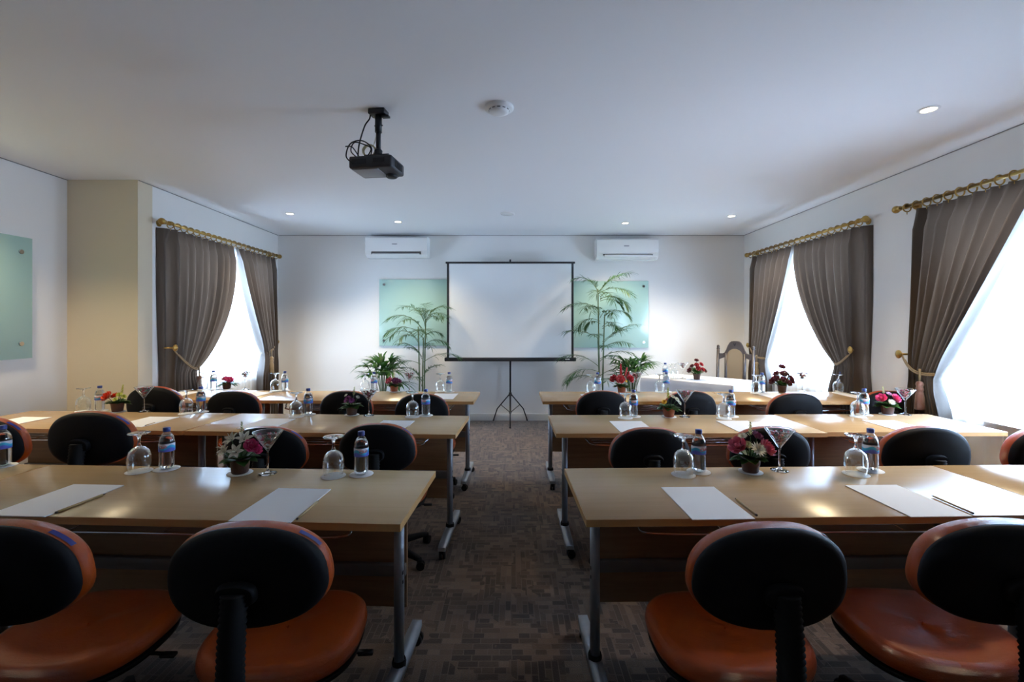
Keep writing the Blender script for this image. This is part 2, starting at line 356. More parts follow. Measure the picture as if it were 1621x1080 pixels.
# ------------------------------------------------------------------ drapes, rods, tiebacks
ZR = 2.325
def drape(fr, so, si, sp_in, sp_out, zp, ex, npl, label, amp=.050, seed=1):
    """so/si outer and inner edge at the rod, sp_* at the tie, zp tie height"""
    rnd = random.Random(seed); NS = npl*12; NZ = 56; rows = []; ztop = ZR-.045; zbot = .03
    ph = [rnd.uniform(-.6, .6) for _ in range(npl+1)]; am = [rnd.uniform(.75, 1.25) for _ in range(npl+1)]
    sgn = 1 if si > so else -1
    for j in range(NZ+1):
        z = ztop+(zbot-ztop)*j/NZ; row = []
        if z >= zp:
            t_ = (ztop-z)/(ztop-zp); o_ = so+(sp_out-so)*t_**1.5; i_ = si+(sp_in-si)*t_**ex
        else:
            t_ = (zp-z)/(zp-zbot); k = min(1, t_*3.2); k = k*k*(3-2*k); o_ = sp_out+(so-sp_out)*k*.6; i_ = sp_in+sgn*.07*k; 
        npl_ = npl; head = max(0, 1-(ztop-z)/.16)**.8
        dz = abs(z-zp); pinch = math.exp(-(dz/.10)**2)
        for i in range(NS+1):
            s_ = i/NS; u = s_*npl; k = min(npl, int(u)); w_ = 2*PI*u+ph[k]*(.5-.5*math.cos(2*PI*(u-k)))
            fold = math.cos(w_)
            # pinch pleats at the heading: narrow ridges
            ridge = max(0, math.cos(PI*(((u+.5) % 1)-.5)*1.9))**3*1.0
            a = amp*am[k]*(1-.35*pinch)
            nn = .092+a*fold*(1-head)+.045*head*(ridge-.35)+.02*math.sin(s_*PI)*pinch
            bulge = .03*math.sin(PI*min(1, max(0, (ztop-z)/(ztop-zp))))*(s_)
            e_ = min(1, s_*npl*2.2); e_ = e_*e_*(3-2*e_); row.append(fr.P(o_+(i_-o_)*s_+.004*math.sin(w_*2+z*5), .006*(1-e_)+e_*max(.046, nn+bulge), z))
        rows.append(row)
    mb = MB().use('curtain'); mb.loft(rows, close=False, cap0=False, cap1=False)
    o = tag(mb.obj('curtain'), label, 'curtain', 'brown drapes')
    return o
def rod(fr, a0, a1, ranges, label):
    t_ = thing('curtain_rod', label, 'curtain rod', fr.P((a0+a1)/2, .1, ZR), 0, 'brass curtain rods'); inv = Matrix.Translation(-t_.location)
    mb = MB().use('brass'); mb.tube([fr.P(a0, .1, ZR), fr.P(a1, .1, ZR)], .0135, 12); mb.bm.transform(inv); mb.obj('pole', t_)
    for a, sg in ((a0, -1), (a1, 1)):
        mb = MB().use('brass'); pr = [(0, 0), (.018, 0), (.02, .008), (.012, .014), (.022, .024), (.030, .040), (.030, .052), (.020, .068), (0, .074)]
        mb.lathe(pr, n=16); mb.bm.transform(inv @ Matrix.Translation(fr.P(a, .1, ZR)) @ (fr.d*sg).to_track_quat('Z', 'Y').to_matrix().to_4x4()); mb.obj('finial', t_)
        mb = MB().use('brass'); b = a-sg*.05; mb.tube([fr.P(b, .005, ZR), fr.P(b, .1, ZR)], .009, 8); mb.tube([fr.P(b, 0, ZR), fr.P(b, .008, ZR)], .03, 14); mb.tube([fr.P(b-.009, .1, ZR), fr.P(b+.009, .1, ZR)], .02, 12); mb.bm.transform(inv); mb.obj('bracket', t_)
    rm = None
    for (r0, r1, n_) in ranges:
        for i in range(n_+1):
            a = r0+(r1-r0)*i/n_
            if rm is None:
                mb = MB().use('brass'); pts = [fr.n*(.031*math.cos(q))+Vector((0,0,.031*math.sin(q))) for q in [2*PI*k/20 for k in range(20)]]
                mb.tube(pts, .0048, 7, loop=True); mb.tube([(0,0,-.031), (0,0,-.052)], .003, 6); rm = mb.mesh('curtain_ring')
            link('ring', rm, t_, fr.P(a, .1, ZR-.012)-t_.location)
def tieback(fr, s_ros, z_ros, s0, s1, zp, label, tas='tassel', tass=None, n_out=.15):
    t_ = thing('curtain_tieback', label, 'curtain tieback', fr.P(s_ros, .0, z_ros), 0, 'rope tiebacks'); inv = Matrix.Translation(-t_.location)
    mb = MB().use('brass'); mb.tube([fr.P(s_ros, 0, z_ros), fr.P(s_ros, n_out, z_ros)], .008, 8)
    mb.lathe([(0, 0), (.030, 0), (.034, .006), (.026, .012), (.020, .014), (.012, .022), (0, .024)], n=20)
    # last lathe sits at origin: move only those verts
    vs = [v for v in mb.bm.verts if v.co.length < .06]
    bmesh.ops.transform(mb.bm, matrix=Matrix.Translation(fr.P(s_ros, n_out, z_ros)) @ fr.n.to_track_quat('Z', 'Y').to_matrix().to_4x4(), verts=vs)
    mb.bm.transform(inv); mb.obj('holdback_rosette', t_)
    mb = MB().use('rope'); pts = []
    for k in range(13):
        u = k/12; a = s_ros+(s1-s_ros)*u; pts.append(fr.P(a, n_out-.02+.03*math.sin(PI*u), z_ros+(zp-z_ros)*(u**.8)-.045*math.sin(PI*u)))
    for k in range(1, 13):
        u = k/12; pts.append(fr.P(s1+(s_ros-s1)*u, .03*(1-u)+.02, zp+(z_ros-zp)*u*.7))
    mb.tube(pts, .0065, 8); pts2 = [p+Vector((0,0,.013)) for p in pts[2:13]]; mb.tube(pts2, .006, 8)
    mb.bm.transform(inv); mb.obj('rope', t_)
    if tass is not None:
        mb = MB().use('rope'); p = fr.P(tass, .165, zp+.01)
        mb.tube([p+Vector((0,0,.03)), p, p-Vector((0,0,.07))], .008, 8)
        mb.use(tas); q = p-Vector((0,0,.07)); mb.lathe([(.004, .01), (.020, 0), (.026, -.018), (.020, -.032), (.024, -.045), (.026, -.058), (.020, -.068), (.023, -.08), (.028, -.11), (.032, -.20), (.030, -.205), (0, -.205)], q, 16)
        mb.bm.transform(inv); mb.obj('tassel', t_)
sp = lambda fr, px: fr.s_at_px(px, .1)
# left window
rod(FL, sp(FL, 440), sp(FL, 262), [(sp(FL, 437), sp(FL, 378), 9), (sp(FL, 370), sp(FL, 270), 11)], 'antique brass curtain rod on the wall next to the warm-lit column')
drape(FL, sp(FL, 263), sp(FL, 366), sp(FL, 307), sp(FL, 267), .91, 2.4, 9, 'brown drape with gold rosette next to the warm-lit column, swept to one side', seed=3)
drape(FL, sp(FL, 440), sp(FL, 374), sp(FL, 415), sp(FL, 439), 1.0, 1.5, 8, 'brown drape in the room corner beside the white end wall, with a gold tassel', seed=4)
tieback(FL, sp(FL, 270)+.015, 1.17, 0, sp(FL, 309), .93, 'gold rosette and rope holding the wide drape near the warm-lit column', 'tasselpink', sp(FL, 305))
tieback(FL, sp(FL, 437), 1.14, 0, sp(FL, 415), 1.01, 'rope tieback with a long gold tassel on the corner drape', 'tassel', sp(FL, 422), .12)
# right windows
rod(FR, sp(FR, 1185), sp(FR, 1364), [(sp(FR, 1188), sp(FR, 1253), 9), (sp(FR, 1262), sp(FR, 1360), 10)], 'antique brass curtain rod above the window behind the carved chair')
drape(FR, sp(FR, 1186), sp(FR, 1257), sp(FR, 1214), sp(FR, 1188), .93, 1.5, 8, 'brown drape hanging directly behind the carved wooden chair', seed=5)
drape(FR, sp(FR, 1366), sp(FR, 1261), sp(FR, 1324), sp(FR, 1362), 1.0, 1.8, 9, 'brown drape with gold rosette beside the blank wall between two windows', seed=6)
tieback(FR, sp(FR, 1190), 1.10, 0, sp(FR, 1214), .95, 'rope tieback with tassel right behind the carved chair', 'tassel', sp(FR, 1206))
tieback(FR, sp(FR, 1358)-.02, 1.155, 0, sp(FR, 1325), 1.0, 'gold rosette and rope on the drape beside the dark red rose pot window')
a0 = sp(FR, 1426)
rod(FR, a0, a0+2.15, [(a0+.06, a0+1.03, 11)], 'antique brass curtain rod nearest the camera, above the last window')
drape(FR, sp(FR, 1437), sp(FR, 1437)+1.0, sp(FR, 1486), sp(FR, 1441), 1.0, 1.15, 9, 'large brown drape nearest the camera, behind the pink rose pot', amp=.055, seed=8)
drape(FR, a0+2.09, a0+1.10, a0+1.78, a0+2.04, 1.0, 1.5, 9, 'unseen brown drape added at the camera end of the last window', amp=.05, seed=9)  # out-of-frame partner of the visible drape, added to block window light
tieback(FR, sp(FR, 1437)-.02, 1.155, 0, sp(FR, 1486), 1.02, 'rope tieback with pink tassel on the drape nearest the camera', 'tasselpink', sp(FR, 1470))

# ------------------------------------------------------------------ ceiling fittings
def downlight(px, py, label, loc=None, power=LAMP_W):
    Y = (ZC-CZ)*F/(CY-py) if loc is None else loc[1]; X = (px-CX)/F*Y if loc is None else loc[0]
    t_ = thing('downlight', label, 'ceiling light', (X, Y, ZC), 0, 'recessed warm downlights')
    MB().use('trimw').lathe([(.036, -.001), (.038, -.006), (.050, -.006), (.054, 0)], n=28).obj('trim_ring', t_)
    MB().use('lampglow').lathe([(.036, -.002), (.02, -.004), (.001, -.0045)], n=24).obj('lamp', t_)
    L = bpy.data.lights.new('downlight_beam', 'SPOT'); L.energy = power*4; L.color = (1, .80, .50); L.spot_size = R(120); L.spot_blend = .8; L.shadow_soft_size = .10
    o = bpy.data.objects.new('downlight_beam', L); COL.objects.link(o); o.parent = t_; o.location = (0, 0, -.02)
downlight(459, 338, 'lit ceiling downlight above the corner drape with the gold tassel')
downlight(630, 351, 'lit downlight on the ceiling above the air conditioner with its flap open')
downlight(990, 353, 'lit downlight on the ceiling above the air conditioner with its flap shut')
downlight(1158, 342, 'lit downlight on the ceiling near the carved chair corner')
downlight(1470, 173, 'lit downlight on the ceiling above the window nearest the camera', power=LAMP_W)
downlight(0, 0, 'lit downlight beyond the frosted board on the near side wall', loc=(-3.45, 2.75))
t_ = thing('smoke_detector', 'round white slotted ceiling unit between the projector and the nearest downlight', 'smoke detector', (*at(790, 170, 2.63).xy, ZC), 0)
MB().use('trimw').lathe([(.084, 0), (.084, -.010), (.078, -.016), (0.001, -.017)], n=40).obj('base_plate', t_)
MB().use('trimw').lathe([(.060, -.016), (.056, -.030), (.03, -.038), (.001, -.039)], n=36).obj('cover', t_)
mb = MB().use('acd')
for k in range(12):
    a = 2*PI*k/12; mb.box((.0585*math.cos(a), .0585*math.sin(a), -.022), (.002, .018, .005), Matrix.Rotation(a, 3, 'Z'))
mb.obj('slots', t_)
t_ = thing('ceiling_speaker', 'round white ceiling disc above the projection screen', 'ceiling speaker', (*at(803, 338, 5.2).xy, ZC), 0)
MB().use('trimw').lathe([(.085, 0), (.085, -.008), (.075, -.012)], n=36).obj('rim', t_)
MB().use('acw').lathe([(.075, -.012), (.05, -.018), (.001, -.02)], n=36).obj('grille', t_)

# projector
pl = at(595, 176, 2.62)
t_ = PJ = thing('projector', 'black projector hanging from a black ceiling bracket with looped cables', 'projector', (pl.x, 2.67, ZC), R(-8))
MB().use('blackm').box((0, 0, -.015), (.10, .07, .03), bev=.004).box((.045, 0, -.04), (.045, .03, .012), bev=.002).obj('ceiling_plate', t_)
mb = MB().use('blackm'); mb.tube([(0,0,-.03), (0,0,-.13)], .020, 14); mb.tube([(0,0,-.12), (0,0,-.24)], .014, 14); mb.tube([(-.024, 0, -.09), (.026, 0, -.09)], .004, 8); mb.obj('drop_tube', t_)
MB().use('blackm').lathe([(0,-.175), (.014,-.178), (.024,-.19), (.022,-.205), (.028,-.21), (.028,-.222), (0,-.223)], n=18).box((0, .0, -.222), (.15, .06, .006), bev=.001).obj('swivel_joint', t_)
# body
mb = MB().use('dev'); mb.box((-.055+.02, .06, -.262), (.262, .20, .072), bev=.012, seg=3); 
for k in range(6): mb.use('black').box((.098, .02+k*.018, -.262), (.003, .008, .04))
body = mb.obj('body', t_)
MB().use('devl').box((-.075, .055, -.2995), (.16, .15, .004), bev=.001).obj('underside_cover', t_)
MB().use('black').box((-.10, -.0415, -.262), (.09, .003, .030)).box((.02, -.0415, -.257), (.07, .003, .024)).obj('socket_panel', t_)
mb = MB().use('black'); mb.lathe([(.034, -.30), (.034, -.312), (.028, -.316), (.001, -.316)], (.035, .11, 0), 20); mb.obj('lens_housing', t_)
mb = MB().use('blackm'); mb.tube([(.035, .15, -.266), (.035, .185, -.266)], .026, 20); mb.obj('lens', t_)
def spline(pts, n=8):
    pts = [Vector(p) for p in pts]; out = []
    for i in range(len(pts)-1):
        p0, p1, p2, p3 = pts[max(i-1,0)], pts[i], pts[i+1], pts[min(i+2,len(pts)-1)]
        for k in range(n):
            u = k/n; out.append(.5*((2*p1)+(p2-p0)*u+(2*p0-5*p1+4*p2-p3)*u*u+(3*p1-p0-3*p2+p3)*u**3))
    return out+[pts[-1]]
for pts, mt, rr in (([(-.045,-.01,-.012), (-.05,-.01,-.05), (-.07,-.03,-.10), (-.10,-.035,-.20), (-.11,-.035,-.275)], 'black', .0042),
    ([(-.14,-.045,-.27), (-.175,-.05,-.23), (-.15,-.05,-.16), (-.08,-.05,-.145), (-.03,-.03,-.18), (-.04,-.025,-.24)], 'black', .0038),
    ([(-.11,-.02,-.24), (-.15,-.04,-.20), (-.13,-.04,-.15), (-.07,-.045,-.165), (-.03,-.035,-.19), (-.065,-.025,-.24)], 'black', .0034),
    ([(-.19,-.03,-.165), (-.15,-.03,-.17), (-.115,-.03,-.215), (-.10,-.02,-.24)], 'black', .0034)):
    MB().use(mt).tube(spline(pts), rr, 7).obj('power_cable' if rr > .004 else 'cable', t_)
MB().use('yellowcoil').tube(spline([(-.045,0,-.01), (-.02,.01,-.06), (-.018,.01,-.14), (-.03,0,-.205)]), .0022, 6).obj('cream_cable', t_)
mb = MB().use('yellowcoil')
for k in range(3): mb.tube([(-.055+.038*math.cos(q), -.008+k*.006, -.188+.034*math.sin(q)) for q in [2*PI*j/22 for j in range(22)]], .005, 7, loop=True)
mb.obj('coiled_cable', t_)

for o in bpy.data.objects:
    if o.parent is PJ and not o.name.startswith(('ceiling_plate', 'drop_tube', 'power_cable', 'cream_cable')): o.location.z -= .048

# ------------------------------------------------------------------ end wall: screen, boards, air conditioners
sx0, sx1 = at(706, 0, 6.28).x, at(909.5, 0, 6.28).x; sz1, sz0 = at(0, 416, 6.28).z, at(0, 568.5, 6.28).z; scx = (sx0+sx1)/2
t_ = thing('projection_screen', 'white projection screen with black borders on a black tripod', 'projection screen', (scx, 6.30, 0))
W = sx1-sx0
MB().use('screen').box((0, -.02, (sz0+sz1)/2), (W-.03, .002, sz1-sz0)).obj('screen_fabric', t_)
mb = MB().use('black'); mb.box((-W/2+.028, -.0225, (sz0+sz1)/2), (.03, .004, sz1-sz0)); mb.box((W/2-.028, -.0225, (sz0+sz1)/2), (.03, .004, sz1-sz0)); mb.obj('side_border', t_)
MB().use('black').box((0, -.02, sz1), (W+.01, .028, .026), bev=.004).obj('top_bar', t_)
MB().use('black').box((0, -.015, sz0-.005), (W+.04, .055, .052), bev=.012, seg=3).obj('roller_case', t_)
MB().use('acw').box((W/2-.10, -.0445, sz0-.002), (.06, .003, .012)).obj('maker_plate', t_)
mb = MB().use('blackm'); mb.tube([(0, .03, .14), (0, .03, sz1+.05)], .0125, 12); mb.obj('pole', t_)
MB().use('blackm').box((0, .0, sz1+.02), (.016, .06, .05), bev=.003).obj('hanging_hook', t_)
MB().use('blackm').tube([(0, .03, .38), (0, .03, .43)], .02, 12).tube([(0, .03, .14), (0, .03, .16)], .018, 12).obj('collar', t_)
legm = MB().use('blackm'); legm.tube([(0, 0, .42), (.23, 0, .18), (.30, 0, .01)], .0085, 8); legm.tube([(0, 0, .15), (.17, 0, .245)], .005, 6); legm.tube([(.292, 0, .02), (.303, 0, .0)], .012, 8); lm = legm.mesh('tripod_leg')
for a in (-90, 35, 145):
    o = link('leg', lm, t_, (0, .03, 0), R(a))
for o in bpy.data.objects:
    if o.parent is t_ and o.name.startswith('leg') and abs(o.rotation_euler.z-R(-90)) > .1: o.scale = (.98, 1, 1)
def board(name, fr_or_none, c, w_, h_, rz, label, holes):
    t_ = thing('glass_board', label, 'glass board', c, rz, 'frosted glass boards')
    MB().use('board').box((0, -.022, 0), (w_, .008, h_), bev=.001).obj('glass_panel', t_)
    for x, z in holes:
        mb = MB().use('chrome'); mb.tube([(x, 0, z), (x, -.03, z)], .011, 14); mb.tube([(x, -.026, z), (x, -.036, z)], .017, 16); mb.obj('standoff', t_)
bw = 1.2; x0 = at(600, 0, 6.47).x
board('b', None, (x0+bw/2, YB, 1.545), bw, .945, 0, 'frosted green glass board behind the palm beside the screen, under the open-flap air conditioner', [(sx*(bw/2-.07), sz*.40) for sx in (-1,1) for sz in (-1,1)])
x1 = at(1027, 0, 6.47).x
board('b', None, (x1-bw/2, YB, 1.52), bw, .95, 0, 'frosted green glass board behind the tallest palm, under the shut air conditioner', [(sx*(bw/2-.07), sz*.40) for sx in (-1,1) for sz in (-1,1)])
ab = FN.s_at_px(52, .03)
board('b', None, FN.P(ab+.6, 0, 1.60), 1.2, .955, math.atan2(FN.d.y, FN.d.x)+PI, 'frosted green glass board alone on the near side wall', [(sx*(.6-.09), sz*.36) for sx in (-1,1) for sz in (-1,1)])
def aircon(px0, px1, py0, py1, label, openf):
    a = at(px0, py0, 6.3); b = at(px1, py1, 6.3); w_ = b.x-a.x; h_ = a.z-b.z
    t_ = thing('air_conditioner', label, 'air conditioner', ((a.x+b.x)/2, YB, b.z), 0, 'wall air conditioners')
    prof = [(0, h_), (-.17, h_), (-.205, h_*.93), (-.215, h_*.6), (-.215, h_*.30), (-.19, h_*.12), (-.13, 0), (0, 0)]
    MB().use('acw').prism(prof, 'x', -w_/2, w_/2).obj('casing', t_)
    MB().use('acw').box((0, -.214, h_*.62), (w_*.985, .006, h_*.6), bev=.003).obj('front_panel', t_)
    MB().use('acd').box((0, -.205, h_*.20), (w_*.80, .028, h_*(.10 if openf else .03)), Matrix.Rotation(R(-25), 3, 'X')).obj('air_outlet', t_)
    fl = MB().use('acw'); fl.box((0, -.222, h_*.13), (w_*.76, .022 if openf else .03, .008 if openf else h_*.10), Matrix.Rotation(R(-20), 3, 'X'), bev=.002); fl.obj('louvre_flap', t_)
    MB().use('logo').box((-.02, -.218, h_*.62), (.07, .001, .012)).obj('maker_badge', t_)
aircon(578, 676, 374, 407, 'white wall air conditioner with its louvre flap open, beside the projector', True)
aircon(945, 1043, 377, 410, 'white wall air conditioner with its louvre shut, nearer the carved chair', False)

# ------------------------------------------------------------------ training tables
DEP = .53
def castor(parent, loc, name='castor'):
    if 'castor' not in MATS:
        mb = MB().use('rubber')
        for s_ in (-1, 1): mb.tube([(s_*.004, .008, .024), (s_*.018, .008, .024)], .024, 16)
        mb.use('blackp').tube([(0,0,.03), (0,0,.058)], .007, 8); mb.box((0, .004, .042), (.014, .03, .022), bev=.004); MATS['castor'] = mb.mesh('castor')
    return link(name, MATS['castor'], parent, loc, random.uniform(-2, 2))
TABLES = []
def table(corner, side, rz, L, label, dep=DEP):
    """corner: back corner nearest the aisle; side -1 = table extends to -X, +1 to +X"""
    ux = Vector((math.cos(rz), math.sin(rz), 0)); uy = Vector((-math.sin(rz), math.cos(rz), 0))
    c_ = Vector((*corner, 0))+ux*side*L/2-uy*dep/2
    t_ = thing('training_table', label, 'table', c_, rz, 'wood-topped training tables')
    mb = MB().use('top').box((0, 0, TH-.0125), (L-.004, dep, .0245), bev=.0015, seg=1)
    # coloured edge band
    e = MB().use('edge'); e.box((0, -dep/2-.0006, TH-.0135), (L-.004, .0016, .025)); e.box((0, dep/2+.0006, TH-.0135), (L-.004, .0016, .025))
    for s_ in (-1, 1): e.box((s_*(L/2-.0015), 0, TH-.0135), (.0014, dep, .025))
    mb.obj('tabletop', t_); e.obj('edge_band', t_)
    for s_ in (-1, 1):
        x = s_*(L/2-.085)
        o = MB().use('silver').tube([(x, 0, .095), (x, 0, .70)], .024, 20, sx=.8).box((x, 0, .712), (.05, .30, .024), bev=.003).use('black').box((x+s_*.0192, -.012, .45), (.002, .008, .012)).box((x+s_*.0192, -.012, .415), (.002, .008, .012)).obj('leg', t_)
        k = MB().use('rubber').lathe([(.026, .085), (.028, .10), (.024, .112)], (x, 0, 0), 18).obj('leg_collar', o)
        pts = [(-.027, .0), (.027, 0), (.024, .03), (-.024, .03)]
        mb = MB().use('silver'); yl = .27
        mb.loft([[(x+a*(.85 if abs(y) > .2 else 1), y, .062+b*(1 if abs(y) < .1 else .75)) for a, b in pts] for y in (-yl, -.2, -.06, .06, .2, yl)]); f_ = mb.obj('foot', t_)
        castor(f_, (x, -yl+.03, 0)); castor(f_, (x, yl-.03, 0))
    MB().use('panel').box((0, dep/2-.10, .44), (L-.20, .016, .46), bev=.001, seg=1).obj('modesty_panel', t_)
    MB().use('steelbeam').box((0, dep/2-.1215, .375), (L-.20, .025, .05), bev=.004).obj('crossbeam', t_)
    a = L/2-.19; y0, y1, z = -.17, dep/2-.13, .655
    mb = MB().use('chrome')
    for s_ in (-1, 1): pass
    pth = spline([(-a, y1-.1, .715), (-a, y0+.10, .70), (-a+.02, y0+.03, .675), (-a+.10, y0, z), (0, y0, z), (a-.10, y0, z), (a-.02, y0+.03, .675), (a, y0+.10, .70), (a, y1-.1, .715)], 8)
    mb.tube(pth, .0055, 8)
    for k in range(4): mb.tube([(-a+.06, y0+.06+k*.055, z), (a-.06, y0+.06+k*.055, z)], .003, 6)
    for xx in (-a*.5, 0, a*.5): mb.tube([(xx, y0, z), (xx, y1, z), (xx, y1, .71)], .003, 6)
    mb.obj('wire_shelf', t_)
    for s_ in (-1, 1): MB().use('blackm').box((s_*a, y1-.1, .716), (.02, .03, .018), bev=.003).obj('shelf_bracket', t_)
    return c_, ux, uy, L, t_
def bank(side, y_back_x, rows): pass
def two(corner, side, rz1, L1, rz2, L2, l1, l2, dy=0.):
    c1, ux, uy, L, _ = table(corner, side, rz1, L1, l1)
    p = Vector((*corner, 0))+ux*side*(L1+.003)
    table((p.x, p.y+dy), side, rz2, L2, l2)
two((-.339, 2.016), -1, R(-2.8), 1.80, R(-2.8), 1.45, 'wood training table nearest the camera holding the white lily pot', 'wood training table of the nearest row at the frosted board wall end')
two((.2336, 2.051), 1, R(1.35), 1.70, R(1.2), 1.0, 'wood training table nearest the camera holding the pink rose and white daisy pot', 'wood training table reflecting window light, against the drape side of the nearest row', .004)
two((-.304, 3.20), -1, R(-3), 1.66, R(-3.6), 1.62, 'wood training table in the middle row holding the purple flower pot', 'wood training table in the middle row holding the orange rose pot')
two((.254, 3.225), 1, R(.5), 1.62, R(.2), 1.10, 'wood training table in the middle row holding the yellow and white daisy pot', 'wood training table in the middle row beside the big drape, pink rose pot on it', .02)
two((-.305, 4.31), -1, R(-1.8), 1.86, R(-2.2), .96, 'wood training table in the farthest row holding the pink and maroon rose pot', 'short wood training table in the farthest row under the drapes, pink carnation pot on it')
two((.255, 4.32), 1, R(-.3), 1.62, R(-.3), 1.25, 'wood training table in the farthest row with the red ginger pot', 'wood training table in the farthest row holding the dark red rose arrangement')

# ------------------------------------------------------------------ office chairs
def chair_proto():
    t_ = link('office_chair', None)
    # seat
    def ring(s_, z, fy=1.0): return [(x*s_, y*s_+.0, z-(.018*max(0, (y/.22))**3 if False else 0)+.010*(abs(x)/.24)**2) for x, y in sellipse(.238, .208, 2.7)]
    mb = MB().use('orange'); mb.loft([ring(.93, .405), ring(.985, .412), ring(1.0, .430), ring(.985, .450), ring(.94, .463), ring(.85, .468), ring(.6, .462), ring(.25, .458), ring(.02, .458)])
    seat = mb.obj('seat', t_)
    MB().use('blackp').loft([[(x*.80, y*.80, .375) for x, y in sellipse(.238, .208, 2.7)], [(x*.96, y*.96, .392) for x, y in sellipse(.238, .208, 2.7)], [(x*.975, y*.975, .408) for x, y in sellipse(.238, .208, 2.7)]]).obj('seat_shell', t_)
    # backrest: outline in x,z ; bow forward at the sides; thickness along y
    HC = .770; HW, HH = .205, .125
    def out(f, y):
        r = []
        for x, z in sellipse(HW*f, HH*f, 2.6, 56):
            x *= 1.0-.065*(z/HH)-.03*max(0, z/HH)**2
            r.append((x, y+.55*x*x-.10*(z), HC+z+.012*(1-(x/HW)**2)*(z/HH)))
        return r
    y0 = -.285
    mb = MB().use('orange'); mb.loft([out(.95, y0+.012), out(1.0, y0+.018), out(1.025, y0+.035), out(1.01, y0+.055), out(.95, y0+.070), out(.8, y0+.078), out(.4, y0+.078), out(.02, y0+.078)]); back = mb.obj('backrest_cushion', t_)
    mb = MB().use('blackp'); mb.loft([out(.02, y0-.018), out(.5, y0-.017), out(.85, y0-.012), out(.95, y0-.004), out(1.0, y0+.008), out(1.0, y0+.02)]); mb.obj('backrest_shell', t_)
    # wrapper sticker on upper right shoulder of the cushion
    q = out(1.024, y0+.022); q2 = out(1.030, y0+.036); idx = list(range(4, 9))
    mb = MB().use('sticker'); mb.loft([[q[i] for i in idx], [q2[i] for i in idx]], close=False, cap0=False, cap1=False); st = mb.obj('wrapper_sticker', t_)
    # bracket, bellows post
    mb = MB().use('blackp'); mb.loft([[(x, y0-.020-.005-.10*z, HC-.02+z) for x, z in sellipse(.052, .034, 2.6, 24)], [(x, y0-.045-.10*z, HC-.02+z) for x, z in sellipse(.046, .028, 2.6, 24)]]); mb.obj('backrest_mount', t_)
    pth = spline([(0, y0-.035, HC-.01), (0, y0-.050, HC-.12), (0, y0-.055, HC-.24), (0, y0-.030, HC-.34), (0, y0+.06, HC-.385)], 16); rr = [.033 if (i//1) % 2 else .028 for i in range(len(pth))]
    MB().use('rubber').tube(pth, rr, 16).obj('bellows_post', t_)
    MB().use('blackm').box((0, -.10, .375), (.07, .30, .018), bev=.004).box((0, .0, .358), (.15, .18, .035), bev=.006).obj('tilt_mechanism', t_)
    MB().use('blackm').tube([(.05, 0, .36), (.20, .02, .355), (.235, .02, .35)], .006, 8).box((.24, .02, .35), (.05, .022, .012), bev=.004).obj('height_lever', t_)
    mb = MB().use('blackp'); mb.lathe([(.026, .36), (.026, .24), (.032, .238), (.034, .10), (.045, .085), (.05, .06), (.0, .058)], n=18); mb.obj('gas_column', t_)
    for k in range(5):
        a = R(90+72*k+18); d = Vector((math.cos(a), math.sin(a), 0)); 
        mb = MB().use('blackp'); s_ = Vector((-d.y, d.x, 0)); rings = []
        for u, hw, zt, zb in ((.03, .026, .098, .060), (.12, .022, .090, .058), (.22, .017, .078, .055), (.27, .015, .070, .052)):
            rings.append([d*u+s_*hw+Vector((0,0,zb)), d*u+s_*hw*.7+Vector((0,0,zt)), d*u-s_*hw*.7+Vector((0,0,zt)), d*u-s_*hw+Vector((0,0,zb))])
        mb.loft(rings); b_ = mb.obj('base_arm', t_); castor(b_, tuple(d*.262))
    return t_
PROTO = chair_proto(); FIRST = [True]
UP = ('seat', 'backrest', 'bellows', 'tilt', 'height', 'wrapper')
def chair(px, wpx, topy, rot, label, wid=.42):
    Y = min(3.62, F*wid/wpx); X = (px-CX)/F*Y; ztop = CZ-(topy-CY)/F*Y-.004; dz = max(-.05, min(.085, ztop-.929))
    if FIRST[0]: o = PROTO; FIRST[0] = False; KIDS.clear(); ks = kids(PROTO); KIDS[PROTO.name] = ks; 
    else: o = copy_tree(PROTO)
    rz = R(rot); off = Vector((-math.sin(rz), math.cos(rz), 0))*.295
    o.location = Vector((X, Y, 0))+off; o.rotation_euler = (0, 0, rz)
    tag(o, label, 'office chair', 'orange office chairs with black backs')
    CH.append((o, dz)); return o
CH = []
KIDS.clear()
chair(380, 258, 823, 4, 'film-wrapped orange office chair nearest the camera, at the white lily pot table')
